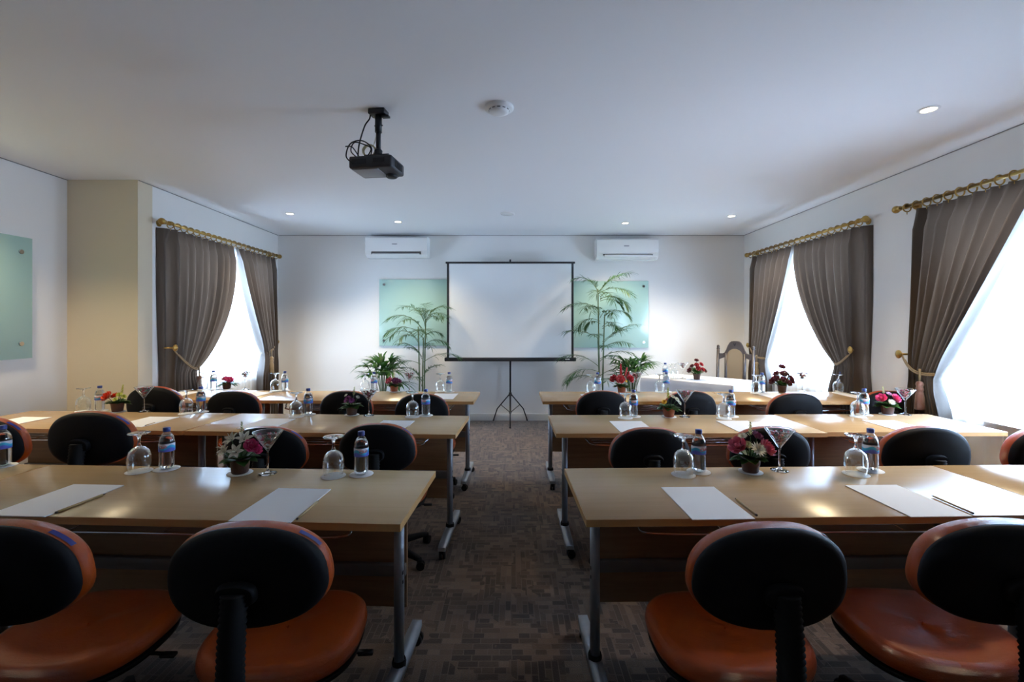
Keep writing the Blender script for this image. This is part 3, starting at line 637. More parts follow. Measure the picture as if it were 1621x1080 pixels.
for a in [(-27, 258, 820, 0, 'film-wrapped orange office chair, nearest row, towards the frosted board wall'),
    (1235, 260, 824, 1, 'film-wrapped orange office chair nearest the aisle, at the pink rose and daisy table'),
    (1612, 258, 818, -3, 'film-wrapped orange office chair in the nearest row on the window side'),
    (131, 133, 646, 2, 'high-backed orange office chair behind the lily pot and its wall side bottle, middle row'),
    (-43, 130, 655, 0, 'orange office chair barely in frame at the side wall end, middle row'),
    (414, 128, 674, 4, 'black-backed orange chair directly behind the white lily pot, middle row'),
    (594, 124, 672, 3, 'black-backed orange chair of the middle row nearest the aisle, purple flower side'),
    (1033, 130, 672, -2, 'black-backed orange chair of the middle row nearest the aisle, yellow daisy side'),
    (1226, 128, 673, -3, 'black-backed orange chair behind the pink rose and daisy pot and its candy glass, middle row'),
    (1478, 136, 670, -4, 'black-backed orange chair of the middle row near the big drape'),
    (1680, 134, 670, 0, 'orange office chair edge at the window end of the middle row'),
    (237, 86, 608, 3, 'high-backed orange chair beside the warm-lit column, farthest row'),
    (364, 80, 618, 2, 'black-backed orange chair below the window and carnation pot, farthest row'),
    (545, 80, 622, 2, 'black-backed orange chair behind the purple flower pot, farthest row'),
    (666, 87, 622, 2, 'black-backed orange chair of the farthest row nearest the aisle, below slender palm'),
    (955, 80, 621, 0, 'black-backed orange chair of the farthest row nearest the aisle, below red ginger pot'),
    (1096, 80, 622, -2, 'black-backed orange chair behind the yellow daisy pot and its candy glass, farthest row'),
    (1265, 86, 620, -2, 'black-backed orange chair below the dark red rose arrangement, farthest row'),
    (1410, 80, 620, -3, 'black-backed orange chair behind the pink rose pot by the big drape, farthest row')]: chair(*a)
for o, dz in CH:
    for k in [c_ for c_ in bpy.data.objects if c_.parent is o]:
        if k.name.startswith(UP): k.location.z += dz
        elif k.name.startswith('gas_column'): k.location.z = 0; k.scale.z = 1; k.location.z = dz*.5

# ------------------------------------------------------------------ table settings
def mk(fn, name):
    mb = MB(); fn(mb); return mb.mesh(name)
def goblet_fn(mb):   # upside down on its rim
    mb.use('glass').lathe([(.043, 0), (.0475, .02), (.050, .045), (.049, .068), (.041, .090), (.026, .103), (.012, .109)], n=40)
    mb.lathe([(.0415, 0), (.0455, .02), (.048, .045), (.047, .067), (.039, .088), (.024, .100), (.001, .104)], n=40)
    mb.lathe([(.0412, .0005), (.0433, .0005)], n=40)
    mb.use('sglass').lathe([(.001, .1045), (.012, .108), (.0095, .114), (.0062, .122), (.0058, .138), (.0075, .150), (.014, .158), (.030, .163), (.046, .1655), (.0475, .1675), (.046, .169), (.02, .1695), (.001, .1695)], n=32)
def martini_fn(mb):
    mb.use('glass').lathe([(.0055, .104), (.010, .112), (.067, .192), (.0665, .1925), (.064, .1905), (.008, .115), (.001, .113)], n=40)
    mb.use('sglass').lathe([(.001, .0), (.040, 0), (.041, .002), (.030, .005), (.010, .010), (.0050, .02), (.0042, .05), (.0042, .09), (.0055, .104), (.001, .105)], n=32)
    mb.tube([(.0665*math.cos(2*PI*k/40), .0665*math.sin(2*PI*k/40), .1925) for k in range(40)], .0012, 6, loop=True)
def bottle_pet(mb):
    pr = [(.001, .003), (.024, .0), (.030, .003), (.033, .012)]
    z = .018
    while z < .078: pr += [(.0333, z), (.0318, z+.004)]; z += .008
    pr += [(.0333, .082), (.0333, .118), (.0328, .128), (.0300, .142), (.0230, .155), (.0165, .163), (.0135, .166), (.0135, .172), (.016, .173), (.016, .176), (.013, .177)]
    mb.use('pet').lathe(pr, n=32)
def bottle_water(mb): mb.use('water').lathe([(.001, .006), (.022, .005), (.029, .012), (.0305, .02), (.0305, .12), (.030, .130), (.027, .142), (.020, .152), (.001, .152)], n=28)
def bottle_band(mb): mb.use('band').lathe([(.0337, .082), (.0339, .084), (.0339, .116), (.0337, .118)], n=32)
def bottle_cap(mb):
    mb.use('cap').lathe([(.0150, .170), (.0155, .172), (.0155, .186), (.0145, .1885), (.001, .1888)], n=28)
def sc_mesh(me, x, z): me.transform(Matrix.Diagonal((x, x, z, 1))); return me
MG = sc_mesh(mk(goblet_fn, 'goblet'), .89, 1.0); MM = sc_mesh(mk(martini_fn, 'martini_glass'), .90, .95); MP = sc_mesh(mk(bottle_pet, 'bottle_body'), .91, .98); MW = sc_mesh(mk(bottle_water, 'bottle_water'), .91, .98); MBd = sc_mesh(mk(bottle_band, 'bottle_label'), .91, .98); MC = sc_mesh(mk(bottle_cap, 'bottle_cap'), .93, .98)
mt_ = text_mesh('Club', .019)
bmx = bmesh.new(); bmx.from_mesh(mt_); bmesh.ops.subdivide_edges(bmx, edges=bmx.edges, cuts=1)
for v_ in bmx.verts:
    a = v_.co.x/.0315; r_ = .0312+v_.co.z; h_ = v_.co.y+.10+v_.co.x*.12
    v_.co = Vector((math.sin(a)*r_, -math.cos(a)*r_, h_-.004))
bmx.to_mesh(mt_); bmx.free(); mt_.materials.clear(); mt_.materials.append(M['bandtext'])
for p in mt_.polygons: p.material_index = 0
MCO = mk(lambda mb: mb.use('coaster').lathe([(.001, 0), (.050, 0), (.051, .0008), (.050, .0016), (.001, .0016)], n=36), 'coaster')
def candy_fn(mb):
    rnd = random.Random(4); mb.use('candy')
    for k in range(46):
        z = .128+.058*rnd.random()**.6; rr = (z-.119)*.70*math.sqrt(rnd.random()); a = rnd.uniform(0, 2*PI)
        g = bmesh.ops.create_icosphere(mb.bm, subdivisions=1, radius=.0085, matrix=Matrix.Translation((rr*math.cos(a), rr*math.sin(a), z)) @ Matrix.Rotation(rnd.uniform(0, 3), 4, 'X') @ Matrix.Rotation(rnd.uniform(0, 3), 4, 'Z') @ Matrix.Diagonal((1.4, .7, .7, 1)))
        for v in g['verts']:
            for f in v.link_faces: f.material_index = mb.mi
MCA = sc_mesh(mk(candy_fn, 'candies'), .90, .95)
CT = .0017
def coaster(p, what): tag(link('coaster', MCO, None, (p.x, p.y, TH+.0002), random.uniform(0, 3)), 'white coaster under '+what, 'coaster', 'round paper coasters')
def goblet(px, py, where, z=TH, co=True):
    p = tab(px, py, z); tag(link('goblet', MG, None, (p.x, p.y, z+(CT if co else 0)+.0003), 0), 'upturned stemmed goblet '+where, 'wine glass', 'upturned goblets')
    if co: coaster(p, 'goblet '+where)
def bottle(px, py, where, z=TH, co=True, rot=None):
    p = tab(px, py, z); rz = random.uniform(-1.2, 1.0) if rot is None else rot
    t_ = thing('water_bottle', 'clear blue-capped water bottle '+where, 'water bottle', (p.x, p.y, z+(CT if co else 0)+.0003), rz, 'water bottles')
    link('bottle_body', MP, t_); link('water', MW, t_); b_ = link('paper_band', MBd, t_); link('brand_lettering', mt_, b_); link('cap', MC, t_)
    if co: coaster(p, 'bottle '+where)
def martini(px, py, where, z=TH, candy=True, co=True):
    p = tab(px, py, z); tag(link('martini_glass', MM, None, (p.x, p.y, z+.0003), 0), 'tall martini glass of sweets '+where, 'martini glass', 'martini glasses of candy')
    tag(link('wrapped_candy', MCA, None, (p.x, p.y, z+.0003), random.uniform(0, 6)), 'wrapped sweets in the glass '+where, 'candy', None, 'stuff')
# flowers
def bloom_mesh(kind, colr):
    key = 'bl_'+kind+colr
    if key in MATS: return MATS[key]
    rnd = random.Random(len(kind)*7+len(colr)); mb = MB().use('fl_'+colr)
    if kind == 'rose':
        for ring_, (n, rad, L, el) in enumerate(((3, .003, .016, 80), (5, .006, .019, 66), (6, .010, .021, 45), (7, .013, .021, 20))):
            for k in range(n):
                a = 2*PI*(k+ring_*.4)/n; d = Vector((math.cos(a)*math.cos(R(el)), math.sin(a)*math.cos(R(el)), math.sin(R(el))))
                b_ = Vector((math.cos(a), math.sin(a), 0))*rad*.6+Vector((0,0,-.003)); mb.blade(b_, d, (0,0,1), L, L*1.1, -.25, 6, -.20, .40)
        g = bmesh.ops.create_icosphere(mb.bm, subdivisions=2, radius=.011)
        for v in g['verts']:
            for f in v.link_faces: f.material_index = mb.mi; f.smooth = True
    elif kind == 'daisy':
        for n, el, L in ((14, 8, .024), (12, 35, .020), (8, 62, .015)):
            for k in range(n):
                a = 2*PI*(k+el*.01)/n; d = Vector((math.cos(a)*math.cos(R(el)), math.sin(a)*math.cos(R(el)), math.sin(R(el)))); mb.blade((0,0,0), d, (0,0,1), L, .0065, -.1, 3, .1)
    elif kind == 'lily':
        for k in range(6):
            a = 2*PI*k/6; d = Vector((math.cos(a)*.75, math.sin(a)*.75, .66)); mb.blade((0,0,-.006), d, (0,0,1), .036, .013, .25, 5, .2)
        for k in range(3): a = 2*PI*k/3; mb.tube([(0,0,0), (.008*math.cos(a), .008*math.sin(a), .022)], .0012, 5)
    elif kind == 'spike':
        for k in range(22):
            z = .004+k*.0028; a = k*2.4; rr = .010*(1-k/26); d = Vector((math.cos(a), math.sin(a), .9)); mb.blade((math.cos(a)*rr*.3, math.sin(a)*rr*.3, z), d, (0,0,1), .014*(1-k/40), .008, -.2, 3, .3)
    elif kind == 'ginger':
        for k in range(30):
            z = -.01+k*.0026; a = k*2.4; d = Vector((math.cos(a)*.6, math.sin(a)*.6, .9)); mb.blade((0, 0, z), d, (0,0,1), .026*(1-k/55), .012, -.1, 4, .3)
    MATS[key] = mb.mesh('bloom'); return MATS[key]
def foliage_mesh(nl, L, up, seed, w_=.03):
    key = 'fo%d%.2f%.2f%d%.2f' % (nl, L, up, seed, w_)
    if key in MATS: return MATS[key]
    rnd = random.Random(seed); mb = MB().use('leaf')
    for k in range(nl):
        a = 2*PI*k/nl*2.618+rnd.uniform(-.2, .2); el = rnd.uniform(up-.35, up+.35); d = Vector((math.cos(a)*math.cos(el), math.sin(a)*math.cos(el), math.sin(el)))
        mb.blade((math.cos(a)*.012, math.sin(a)*.012, .058), d, (0,0,1), L*rnd.uniform(.7, 1.1), w_*rnd.uniform(.8, 1.2), .25, 5, .12)
    MATS[key] = mb.mesh('foliage'); return MATS[key]
def pot(px, py, blooms, name, cat='flower pot', z=TH, potm='potbrown', fol=(34, .072, .34, .052), sc=1., co=True, extra=''):
    p = tab(px, py, z); t_ = thing('flower_pot', name, cat, (p.x, p.y, z+(CT if co else 0)+.0003), 0, 'flower pots on the tables')
    MB().use(potm).lathe([(.001, .001), (.030, 0), (.033, .004), (.040, .058), (.043, .060), (.043, .066), (.039, .066), (.036, .056), (.001, .054)], n=28).obj('pot', t_)
    f_ = link('foliage', foliage_mesh(fol[0], fol[1], fol[2], int(px) % 5, fol[3]), t_); f_.scale = (sc, sc, 1)
    st = MB().use('leaf')
    for kind, colr, x, y, h, s_ in blooms: st.tube([(x*.2, y*.2, .055), (x*.7, y*.7, .055+(h-.055)*.6), (x, y, h)], .0022, 5)
    st.obj('stems', t_)
    for kind, colr, x, y, h, s_ in blooms:
        b_ = link('bloom', bloom_mesh(kind, colr), t_, (x, y, h)); tilt = Vector((x, y-.03, .06)).to_track_quat('Z', 'Y'); 
        if kind in ('spike', 'ginger'): tilt = Vector((x*.6, y*.6, .1)).to_track_quat('Z', 'Y')
        b_.rotation_euler = tilt.to_euler(); b_.scale = (s_,)*3
    if co: coaster(p, name.split(' on ')[0])
    return t_
n1 = 'white lily pot'; n2 = 'pink rose and daisy pot'; n3 = 'orange rose pot'; n4 = 'purple flower pot'; n5 = 'yellow daisy pot'
n6 = 'pink rose pot by the big drape'; n7 = 'carnation pot at the window'; n8 = 'maroon rose pot'; n9 = 'red ginger pot'; n10 = 'dark red rose pot'; n11 = 'red rose pot on the white cloth'
pot(380, 749, [('lily','white',-.065,-.01,.105,1.35), ('lily','white',-.025,-.02,.150,1.35), ('lily','white',.024,-.01,.150,1.4), ('lily','white',.012,-.05,.105,1.35), ('lily','white',-.045,-.035,.10,1.1), ('rose','pink',.058,-.02,.122,1.15), ('rose','pink',.072,.0,.100,.9), ('spike','cream',0,.01,.160,.9)], 'brown pot of white lilies and one pink carnation, nearest row')
pot(1188, 747, [('rose','rose',-.062,-.01,.115,1.5), ('rose','rose',.066,-.01,.105,1.5), ('daisy','white',.008,-.045,.108,1.5), ('daisy','cream',-.02,-.02,.12,.9), ('daisy','white',-.03,.01,.150,1.), ('spike','cream',.005,.01,.150,1.0), ('rose','mauve',.04,.02,.150,1.), ('daisy','white',.04,-.03,.10,.8)], 'brown pot of pink roses and white daisies, nearest row')
pot(186, 652, [('rose','orange',-.050,-.03,.115,1.5), ('rose','orange',-.02,.0,.115,1.), ('daisy','yellowgreen',.03,-.02,.125,1.), ('daisy','yellowgreen',.055,-.01,.11,.9), ('spike','yellowgreen',.02,.01,.120,1.1), ('daisy','yellowgreen',.02,-.04,.095,.8)], 'brown pot with an orange rose and yellow-green orchids, middle row')
pot(557, 657, [('daisy','purple',-.015,-.03,.115,1.2), ('daisy','purple',.012,-.04,.105,1.), ('daisy','purple',-.03,-.02,.10,1.), ('daisy','white',-.04,0,.135,.7), ('daisy','white',.045,-.01,.125,.7), ('spike','cream',.01,.01,.130,1.)], 'brown pot of purple flowers with small white ones, middle row')
pot(1059, 660, [('daisy','yellow',-.042,-.03,.105,.95), ('daisy','white',.045,-.02,.120,1.), ('daisy','white',.065,-.01,.095,1.), ('daisy','white',.025,.0,.135,.9), ('spike','yellowgreen',-.005,0,.120,1.2)], 'terracotta pot of white daisies with one yellow bloom, middle row', potm='potterra')
pot(1405, 656, [('rose','pink',-.052,-.01,.115,1.3), ('rose','pink',.042,-.02,.115,1.3), ('rose','pink',.06,0,.10,1.), ('daisy','lilac',.01,.0,.14,1.), ('spike','cream',-.01,.02,.14,.8), ('daisy','white',-.005,-.04,.09,1.1)], 'pot of pink roses with broad leaves beside the big drape, middle row')
pot(359, 616, [('rose','rose',-.02,0,.10,1.1), ('rose','pink',.04,-.02,.09,1.3), ('spike','yellowgreen',0,0,.115,1.0), ('rose','pink',.015,-.02,.095,1.)], 'brown pot of pink carnations silhouetted before the sheer, farthest row', fol=(26, .10, .1, .03))
pot(624, 620, [('rose','rose',-.04,-.02,.10,1.4), ('rose','mauve',.02,-.03,.10,1.4), ('rose','mauve',.045,0,.095,1.), ('spike','cream',.0,.0,.12,1.)], 'terracotta pot of pink and maroon roses before the bushy palm, farthest row', potm='potterra')
pot(984, 622, [('ginger','red',-.005,0,.17,1.3), ('ginger','coral',.035,.0,.155,1.1), ('ginger','red',.05,0,.13,.9), ('rose','coral',-.02,-.04,.125,1.7), ('rose','red',-.075,-.01,.13,1.5), ('rose','red',.075,-.01,.13,1.7), ('daisy','yellow',.03,-.04,.11,.7)], 'tall terracotta pot of red ginger flowers and roses before the tallest palm', potm='potterra')
dr = []
rnd = random.Random(5)
for x, y, h in ((0,0,.235), (-.01,-.04,.12), (-.07,-.02,.13), (.07,-.02,.13), (-.04,.02,.17), (.045,.02,.175), (-.09,0,.10), (.09,0,.105), (0,-.02,.17), (.03,-.05,.09)): dr.append(('rose', 'darkred', x, y, h, 1.25))
for k in range(16): a = rnd.uniform(0, 6.28); dr.append(('daisy', 'white', .07*math.cos(a), .05*math.sin(a), rnd.uniform(.10, .2), .32))
pot(1238, 621, dr, 'large dark red rose arrangement in a brown pot before the window sheer', fol=(60, .12, .75, .016), co=False)
def head_z(px, py): return tab(px, py, .76)
HT = .757
pot(1103, 601, [('rose','darkred',-.085,-.01,.105,1.2), ('rose','red',0,-.04,.125,1.2), ('rose','red',.055,-.02,.115,1.1), ('rose','red',.05,0,.17,1.1), ('rose','darkred',-.05,.01,.15,1.), ('rose','darkred',.09,0,.10,1.1), ('rose','darkred',.0,.01,.215,1.), ('rose','red',-.01,-.02,.165,1.1)], 'red rose arrangement in a brown pot on the white tablecloth', z=HT, fol=(60, .13, .75, .016), co=False)

def setg(gx, gy, bx, by, where): goblet(gx, gy, where); bottle(bx, by, where)
AS, WS = 'on aisle side of the ', 'on wall side of the '
setg(220, 746.5, 264, 742.5, WS+n1); setg(528, 754, 572, 751, AS+n1)
bottle(4, 738, 'past the seam, by the side wall end of the nearest row')
setg(1082, 752, 1106, 747, AS+n2); setg(1355, 751, 1378, 745, WS+n2)
setg(132, 651, 158, 650.5, WS+n3); setg(295, 655, 318, 652.5, AS+n3)
setg(469, 660, 488, 656.5, WS+n4); setg(653, 660, 674, 658, AS+n4)
setg(990, 662, 1003, 659.5, AS+n5); setg(1146, 663, 1157, 659.5, WS+n5)
setg(1358, 660, 1368, 657, AS+n6); setg(1543, 657.5, 1537, 654.5, WS+n6)
setg(321, 617, 338, 617, WS+n7); setg(436, 619, 451, 618.5, AS+n7)
setg(578, 620, 592, 620, WS+n8); setg(697, 620, 711, 620.5, AS+n8)
setg(935, 622, 946, 621, AS+n9); setg(1044, 621, 1055, 620.5, WS+n9)
setg(1197, 623, 1206, 622, AS+n10); setg(1327, 622, 1331, 620, WS+n10)
for a in ((424, 750, n1), (1234, 745, n2), (228, 652, n3), (584, 658, n4), (1084, 660, n5), (1433, 656.5, n6), (388, 617, n7), (648, 620, n8), (1007, 621, n9), (1270, 620, n10)): martini(a[0], a[1], 'beside the '+a[2])
goblet(1068, 598.5, 'on the white cloth', HT, False); goblet(1061, 600, 'at the white cloth edge, aisle-most', HT, False); bottle(1053, 600, 'on the white cloth', HT, False); martini(1081, 599.5, 'on the white cloth', HT)

# papers and pencils
MPA = mk(lambda mb: mb.use('paper').box((0, 0, .0015), (.212, .297, .003)), 'paper')
def pad(bl, br, fr_, rz, where):
    a = tab(*bl); b = tab(*br); c_ = tab(*fr_); x = (a.x+b.x)/2; y = (a.y+c_.y)/2
    tag(link('writing_pad', MPA, None, (x, y, TH+.0004), R(rz)), 'blank white writing pad '+where, 'paper pad', 'writing pads'); return x, y
def pencil(p, q, where, z=TH):
    a = tab(*p); b = tab(*q); d = (b-a); L = d.length; t_ = thing('pencil', 'wooden pencil '+where, 'pencil', ((a.x+b.x)/2, (a.y+b.y)/2, z+.0042), math.atan2(d.y, d.x), 'pencils beside the pads')
    MB().use('pencil').tube([(-L/2+.006, 0, 0), (L/2-.014, 0, 0)], .0038, 6).obj('barrel', t_)
    MB().use('pencildark').tube([(-L/2, 0, 0), (-L/2+.006, 0, 0)], .0038, 6).tube([(L/2-.014, 0, 0), (L/2-.004, 0, 0), (L/2, 0, 0)], [.0036, .0014, .0004], 6).obj('ends', t_)
pad((108,769), (193,771), (78,818), -2.8, WS+n1); pad((435,776), (519,778), (465,826), -2.8, AS+n1)
pad((1049,775), (1135,774), (1192,820), 1.4, AS+n2); pad((1342,771), (1425,771), (1538,817), 1.4, WS+n2)
pad((230,662), (274,663), (228,675), -3.4, AS+n3); pad((22,664), (64,664), (10,673.5), -3.4, WS+n3)
pad((413,665), (462,666), (443,678), -3, WS+n4); pad((604,668), (652,669), (639,682), -3, AS+n4)
pad((966,669), (1018,669), (1037,683), .5, AS+n5); pad((1135,669), (1190,668.5), (1225,682), .5, WS+n5)
pad((1372,668), (1417,667), (1447,681), .2, AS+n6); pad((1552,666), (1597,666), (1655,679), .2, WS+n6)
pad((283,621), (313,621), (300,628), -2, WS+n7); pad((393,622), (428,622), (415,629), -2, AS+n7)
pad((690,624), (722,624), (712,632), -2, AS+n8); pad((920,625.5), (956,625.5), (962,633), 0, AS+n9)
pad((1196,623), (1230,623), (1240,630), 0, AS+n10); pad((1320,623), (1356,623), (1368,630), 0, WS+n10)
pencil((88,813.5), (168,783), 'by the pad '+WS+n1); pencil((470,824), (505,794), 'by the pad '+AS+n1)
pencil((1198,818), (1163,790), 'by the pad '+AS+n2); pencil((1541,815), (1474,786), 'by the pad '+WS+n2)
pencil((230,675), (246,670), 'by the pad '+AS+n3); pencil((640,681.5), (650,674), 'by the pad '+AS+n4); pencil((1633,679), (1598,672), 'by the pad near the big drape')

# ------------------------------------------------------------------ head table with cloth, carved chair
Bc = Vector((2.275, 4.69, 0)); u = Vector((.71, -.704, 0)).normalized(); v = Vector((-u.y, u.x, 0)); LL, DD = 1.05, .60
cc = Bc-u*LL/2+v*DD/2
t_ = thing('head_table', 'small table set diagonally in the corner under a white cloth', 'table', cc, math.atan2(u.y, u.x))
MB().use('panel').box((0, 0, .738), (LL-.02, DD-.02, .022)).obj('tabletop', t_)
for a in (-1, 1):
    for b in (-1, 1): MB().use('panel').box((a*(LL/2-.06), b*(DD/2-.06), .363), (.05, .05, .726)).obj('leg', t_)
mb = MB().use('cloth'); N = 160; rings = []
def per(s_, e, z, wob):
    P_ = 2*(LL+DD); q = s_*P_; x0, y0 = LL/2, DD/2
    if q < LL: x, y, nx, ny = -x0+q, -y0, 0, -1
    elif q < LL+DD: x, y, nx, ny = x0, -y0+(q-LL), 1, 0
    elif q < 2*LL+DD: x, y, nx, ny = x0-(q-LL-DD), y0, 0, 1
    else: x, y, nx, ny = -x0, y0-(q-2*LL-DD), -1, 0
    w_ = wob*(.012*math.sin(q*22)+.006*math.sin(q*51)); return (x+nx*(e+w_), y+ny*(e+w_), z)
for e, z, wob in ((-.02, HT-.0015, 0), (0, HT-.002, 0), (.004, HT-.008, 0), (.008, .70, .2), (.016, .55, .6), (.03, .3, 1.), (.04, .06, 1.3)): rings.append([per(i/N, e, z, wob) for i in range(N)])
mb.loft(rings, cap0=True, cap1=False)
o = mb.obj('tablecloth', None, cc, math.atan2(u.y, u.x)); tag(o, 'white cloth draped over the diagonal corner table, rose pot on it', 'tablecloth')

fc = Vector((2.68, 5.66, 0)); rzc = math.atan2(u.y, u.x)
t_ = thing('carved_chair', 'dark carved wooden armless chair with beige arched back in the corner', 'chair', fc, rzc)
# local: x across, +y backwards
ZT = 1.165; yb = .24
def arch(w_, z0, z1, n=16):   # straight sides then round top
    return [(-w_, z0)]+[(w_*math.cos(PI-PI*i/n), z1-w_+w_*math.sin(PI*i/n)) for i in range(n+1)]+[(w_, z0)]
for s_ in (-1, 1):
    mb = MB().use('dwood'); x = s_*.215
    mb.tube([(x, yb-.02, 0), (x, yb-.01, .45), (x, yb+.03, ZT-.10)], .019, 10)
    mb.lathe([(.019, 0), (.024, .008), (.014, .016), (.020, .03), (.012, .046), (.001, .052)], (x, yb+.03, ZT-.105), 12); mb.obj('rear_post', t_)
    mb = MB().use('dwood'); mb.tube([(s_*.225, -.22, 0), (s_*.225, -.22, .10), (s_*.225, -.22, .2), (s_*.225, -.22, .42)], [.016, .022, .018, .024], 12); mb.obj('front_leg', t_)
    mb = MB().use('dwood'); mb.tube([(s_*.112, yb+.005, .50), (s_*.112, yb+.028, ZT-.16)], .021, 10); mb.obj('back_upright', t_)
# crest: outline between inner arch and scalloped outer curve
inn = [(.092*math.cos(PI-PI*i/20), ZT-.195+.092*math.sin(PI*i/20)) for i in range(21)]
outr = []
for i in range(21):
    s_ = -1+2*i/20; x = .215*s_; h = ZT-.165+.165*math.exp(-(s_/.50)**4)-.012*math.exp(-((abs(s_)-.55)/.1)**2)
    outr.append((x, h))
mb = MB().use('dwood')
inn2 = [(-.205, ZT-.245)]+inn+[(.205, ZT-.245)]
out2 = [(-.215, ZT-.155)]+outr+[(.215, ZT-.155)]
rings = [[(a[0], yb+.01, a[1]), (b[0], yb+.01, b[1]), (b[0], yb+.05, b[1]), (a[0], yb+.05, a[1])] for a, b in zip(inn2, out2)]
mb.loft(rings, smooth=False)
cr = mb.obj('carved_crest', t_)
mb = MB().use('black'); 
for s_ in (-1, 1): mb.blade((0, yb+.004, ZT-.062), (s_*.35, 0, 1), (0, -1, 0), .045, .014, 0, 4, .1)
mb.obj('crest_carving', cr)
MB().use('uphol').prism(arch(.096, .50, ZT-.100), 'y', yb+.005, yb+.03).obj('back_panel', t_)
MB().use('dwood').box((0, yb+.01, .49), (.47, .03, .05), bev=.006).obj('lower_rail', t_)
MB().use('dwood').box((0, 0, .41), (.50, .48, .06), bev=.006).obj('seat_frame', t_)
MB().use('uphol').box((0, -.005, .46), (.47, .44, .06), bev=.025, seg=3).obj('seat_cushion', t_)
MB().use('dwood').box((0, -.22, .17), (.44, .025, .035), bev=.004).obj('stretcher', t_)

# ------------------------------------------------------------------ palms
def frond_mesh(L, arch_, nl, ll, seed, mt='palm', lw=.012, rise=1.):
    rnd = random.Random(seed); mb = MB().use(mt); pts = []
    p = Vector((0, 0, 0))
    for i in range(14):
        t_ = i/13; pts.append(p.copy()); e_ = rise-1.9*arch_*t_**1.3; p = p+Vector((math.cos(e_), 0, math.sin(e_)))*L/13
    mb.use('cane').tube(pts, [.0042*(1-.8*i/13) for i in range(14)], 5); mb.use(mt)
    for k in range(nl):
        t_ = .28+.72*k/(nl-1); f = t_*13; i = min(12, int(f)); p = pts[i].lerp(pts[i+1], f-i); d = (pts[i+1]-pts[i]).normalized(); up = Vector((0,0,1))
        for s_ in (-1, 1):
            side = Vector((0, s_, 0)); dd = (d*.75+side*.9+Vector((0,0,rnd.uniform(-.05, .3)))).normalized()
            mb.blade(p, dd, (0,0,1), ll*(math.sin(PI*(.2+.65*(t_-.28)/.72))**.6)*rnd.uniform(.8, 1.15), lw, rnd.uniform(.1, .55), 4, .1)
    mb.blade(pts[-1], (pts[-1]-pts[-2]), (0,0,1), ll*.7, lw, .3)
    return mb.mesh('frond')
def plantpot(t_, r=.15, h=.26): MB().use('potterra').lathe([(.001, .001), (r*.7, 0), (r*.72, .01), (r*.95, h-.04), (r*1.05, h-.04), (r*1.05, h), (r*.93, h), (r*.9, h-.04), (.001, h-.04)], n=28).obj('pot', t_)
def tall_palm(loc, canes, specs, label, seed):
    t_ = thing('potted_palm', label, 'potted palm', loc); plantpot(t_)
    for (x, y, h, lx, ly) in canes:
        mb = MB().use('cane'); pts = [(x, y, .2), (x+lx*.3, y+ly*.3, .2+(h-.2)*.5), (x+lx, y+ly, h)]
        P_ = spline(pts, 10); mb.tube(P_, [.011-.004*i/len(P_) + (.0018 if i % 3 == 0 else 0) for i in range(len(P_))], 8); mb.obj('cane', t_)
    rnd = random.Random(seed)
    specs = specs+[(x, y, z-.03, az+rnd.uniform(35, 80)*rnd.choice((-1, 1)), L*.78, el*1.1, ar) for (x, y, z, az, L, el, ar) in specs if z > .9]
    for i, (x, y, z, az, L, el, ar) in enumerate(specs):
        az = -az if math.sin(R(az)) > .35 else az      # keep fronds clear of the wall behind
        me = frond_mesh(L*1.15, ar, 19, L*.50, seed*31+i, 'palm', .0095, el); o = link('frond', me, t_, (x, y, z), R(az))
lp = Vector(((668-CX)/F*6.04, 6.04, 0))
tall_palm(lp, [(-.03, 0, 1.35, -.02, 0), (.03, 0, 1.45, .02, 0), (.0, .03, 1.2, .01, .02)],
    [(.04,0,1.40,20,.36,1.2,.8), (.04,0,1.42,70,.26,1.5,.7), (.04,0,1.40,-35,.36,.9,.9), (.04,0,1.38,160,.40,1.2,.8), (.0,0,1.33,190,.42,.9,.8), (-.04,0,1.28,200,.38,.5,.7), (.0,0,1.20,-70,.33,.9,.9), (-.04,0,1.15,170,.42,.9,1.0), (.03,0,1.1,0,.30,.7,.9), (.0,0,.95,150,.32,1.0,.6), (.02,0,.88,10,.42,.6,.6), (-.02,0,.85,200,.30,.5,.7), (0,0,.65,-20,.30,1.1,.6), (0,0,.62,170,.28,1.1,.6), (.0,0,.55,-100,.28,1.,.6)],
    'slender potted palm with thin canes beside the bushy plant', 2)
rp_ = Vector(((950-CX)/F*6.04, 6.04, 0))
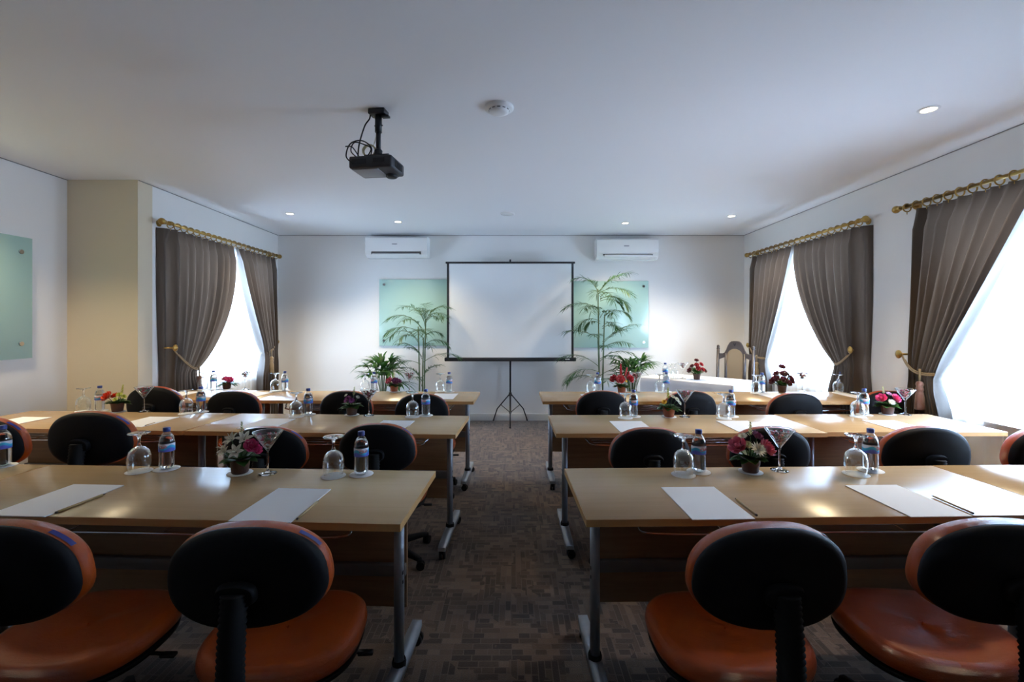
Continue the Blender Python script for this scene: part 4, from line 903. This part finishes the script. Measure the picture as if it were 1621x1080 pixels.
tall_palm(rp_, [(-.01, 0, 1.85, -.02, 0), (.03, 0, 1.5, .03, 0), (.0, .03, 1.2, -.02, .02)],
    [(-.03,0,1.80,10,.46,.9,.45), (-.03,0,1.82,170,.34,1.1,.8), (-.03,0,1.78,-40,.42,.5,.7), (0,0,1.74,-70,.34,.5,.9), (0,0,1.72,25,.36,.3,.8), (.0,0,1.58,180,.42,.5,.6), (.0,0,1.50,-120,.34,.8,.9), (.05,0,1.50,-20,.32,.6,.9), (.0,0,1.42,200,.34,.4,.9), (.03,0,1.35,-60,.30,.6,.9), (-.03,0,1.20,175,.38,.5,.4), (.03,0,1.15,5,.44,.7,.3), (.02,0,1.05,-40,.36,.6,.5), (0,0,.92,-10,.36,.6,.5), (-.02,0,.82,180,.46,.7,.6), (.0,0,.74,190,.44,.4,.8), (.0,0,.70,-30,.40,.6,.5), (.0,0,.62,160,.40,.5,.7), (.02,0,.58,-90,.34,.7,.6)],
    'tallest potted palm, beside the screen and the red ginger flowers', 3)
def bushy(loc, label, seed, n, z0, L, spread, mt='palm2'):
    t_ = thing('potted_palm', label, 'potted palm', loc); plantpot(t_); rnd = random.Random(seed)
    for k in range(n):
        az = k*137.5+rnd.uniform(-15, 15); el = rnd.uniform(.15, 1.25) if k > 2 else 1.4; h = rnd.uniform(z0-.22, z0)
        d = Vector((math.cos(R(az)), math.sin(R(az)), 0)); reach = spread*math.cos(el)*rnd.uniform(.7, 1.1)
        tip = d*reach*.5+Vector((0, 0, h+.12*math.sin(el))); mb = MB().use('cane'); mb.tube(spline([(d.x*.02, d.y*.02, .2), tuple(d*reach*.2+Vector((0,0,(h+.2)*.6))), tuple(tip)], 5), .004, 5); mb.use(mt)
        # palmate fan of blades
        for j in range(9):
            f = -1.2+2.4*j/8; dd = Matrix.Rotation(f, 3, 'Z') @ d; mb.blade(tip, (dd*math.cos(el*.7)+Vector((0,0,math.sin(el*.7)+.15))), (0,0,1), L*rnd.uniform(.8, 1.15), .030, rnd.uniform(.3, .75), 5, .12)
        mb.obj('frond', t_)
bushy(((606-CX)/F*6.05, 6.05, 0), 'bushy broad-bladed potted palm under the open-flap air conditioner board', 4, 30, .80, .27, .42)
bushy(((1000-CX)/F*6.05, 6.05, 0), 'bushy green potted plant beside the white-clothed table', 9, 30, .82, .24, .46)
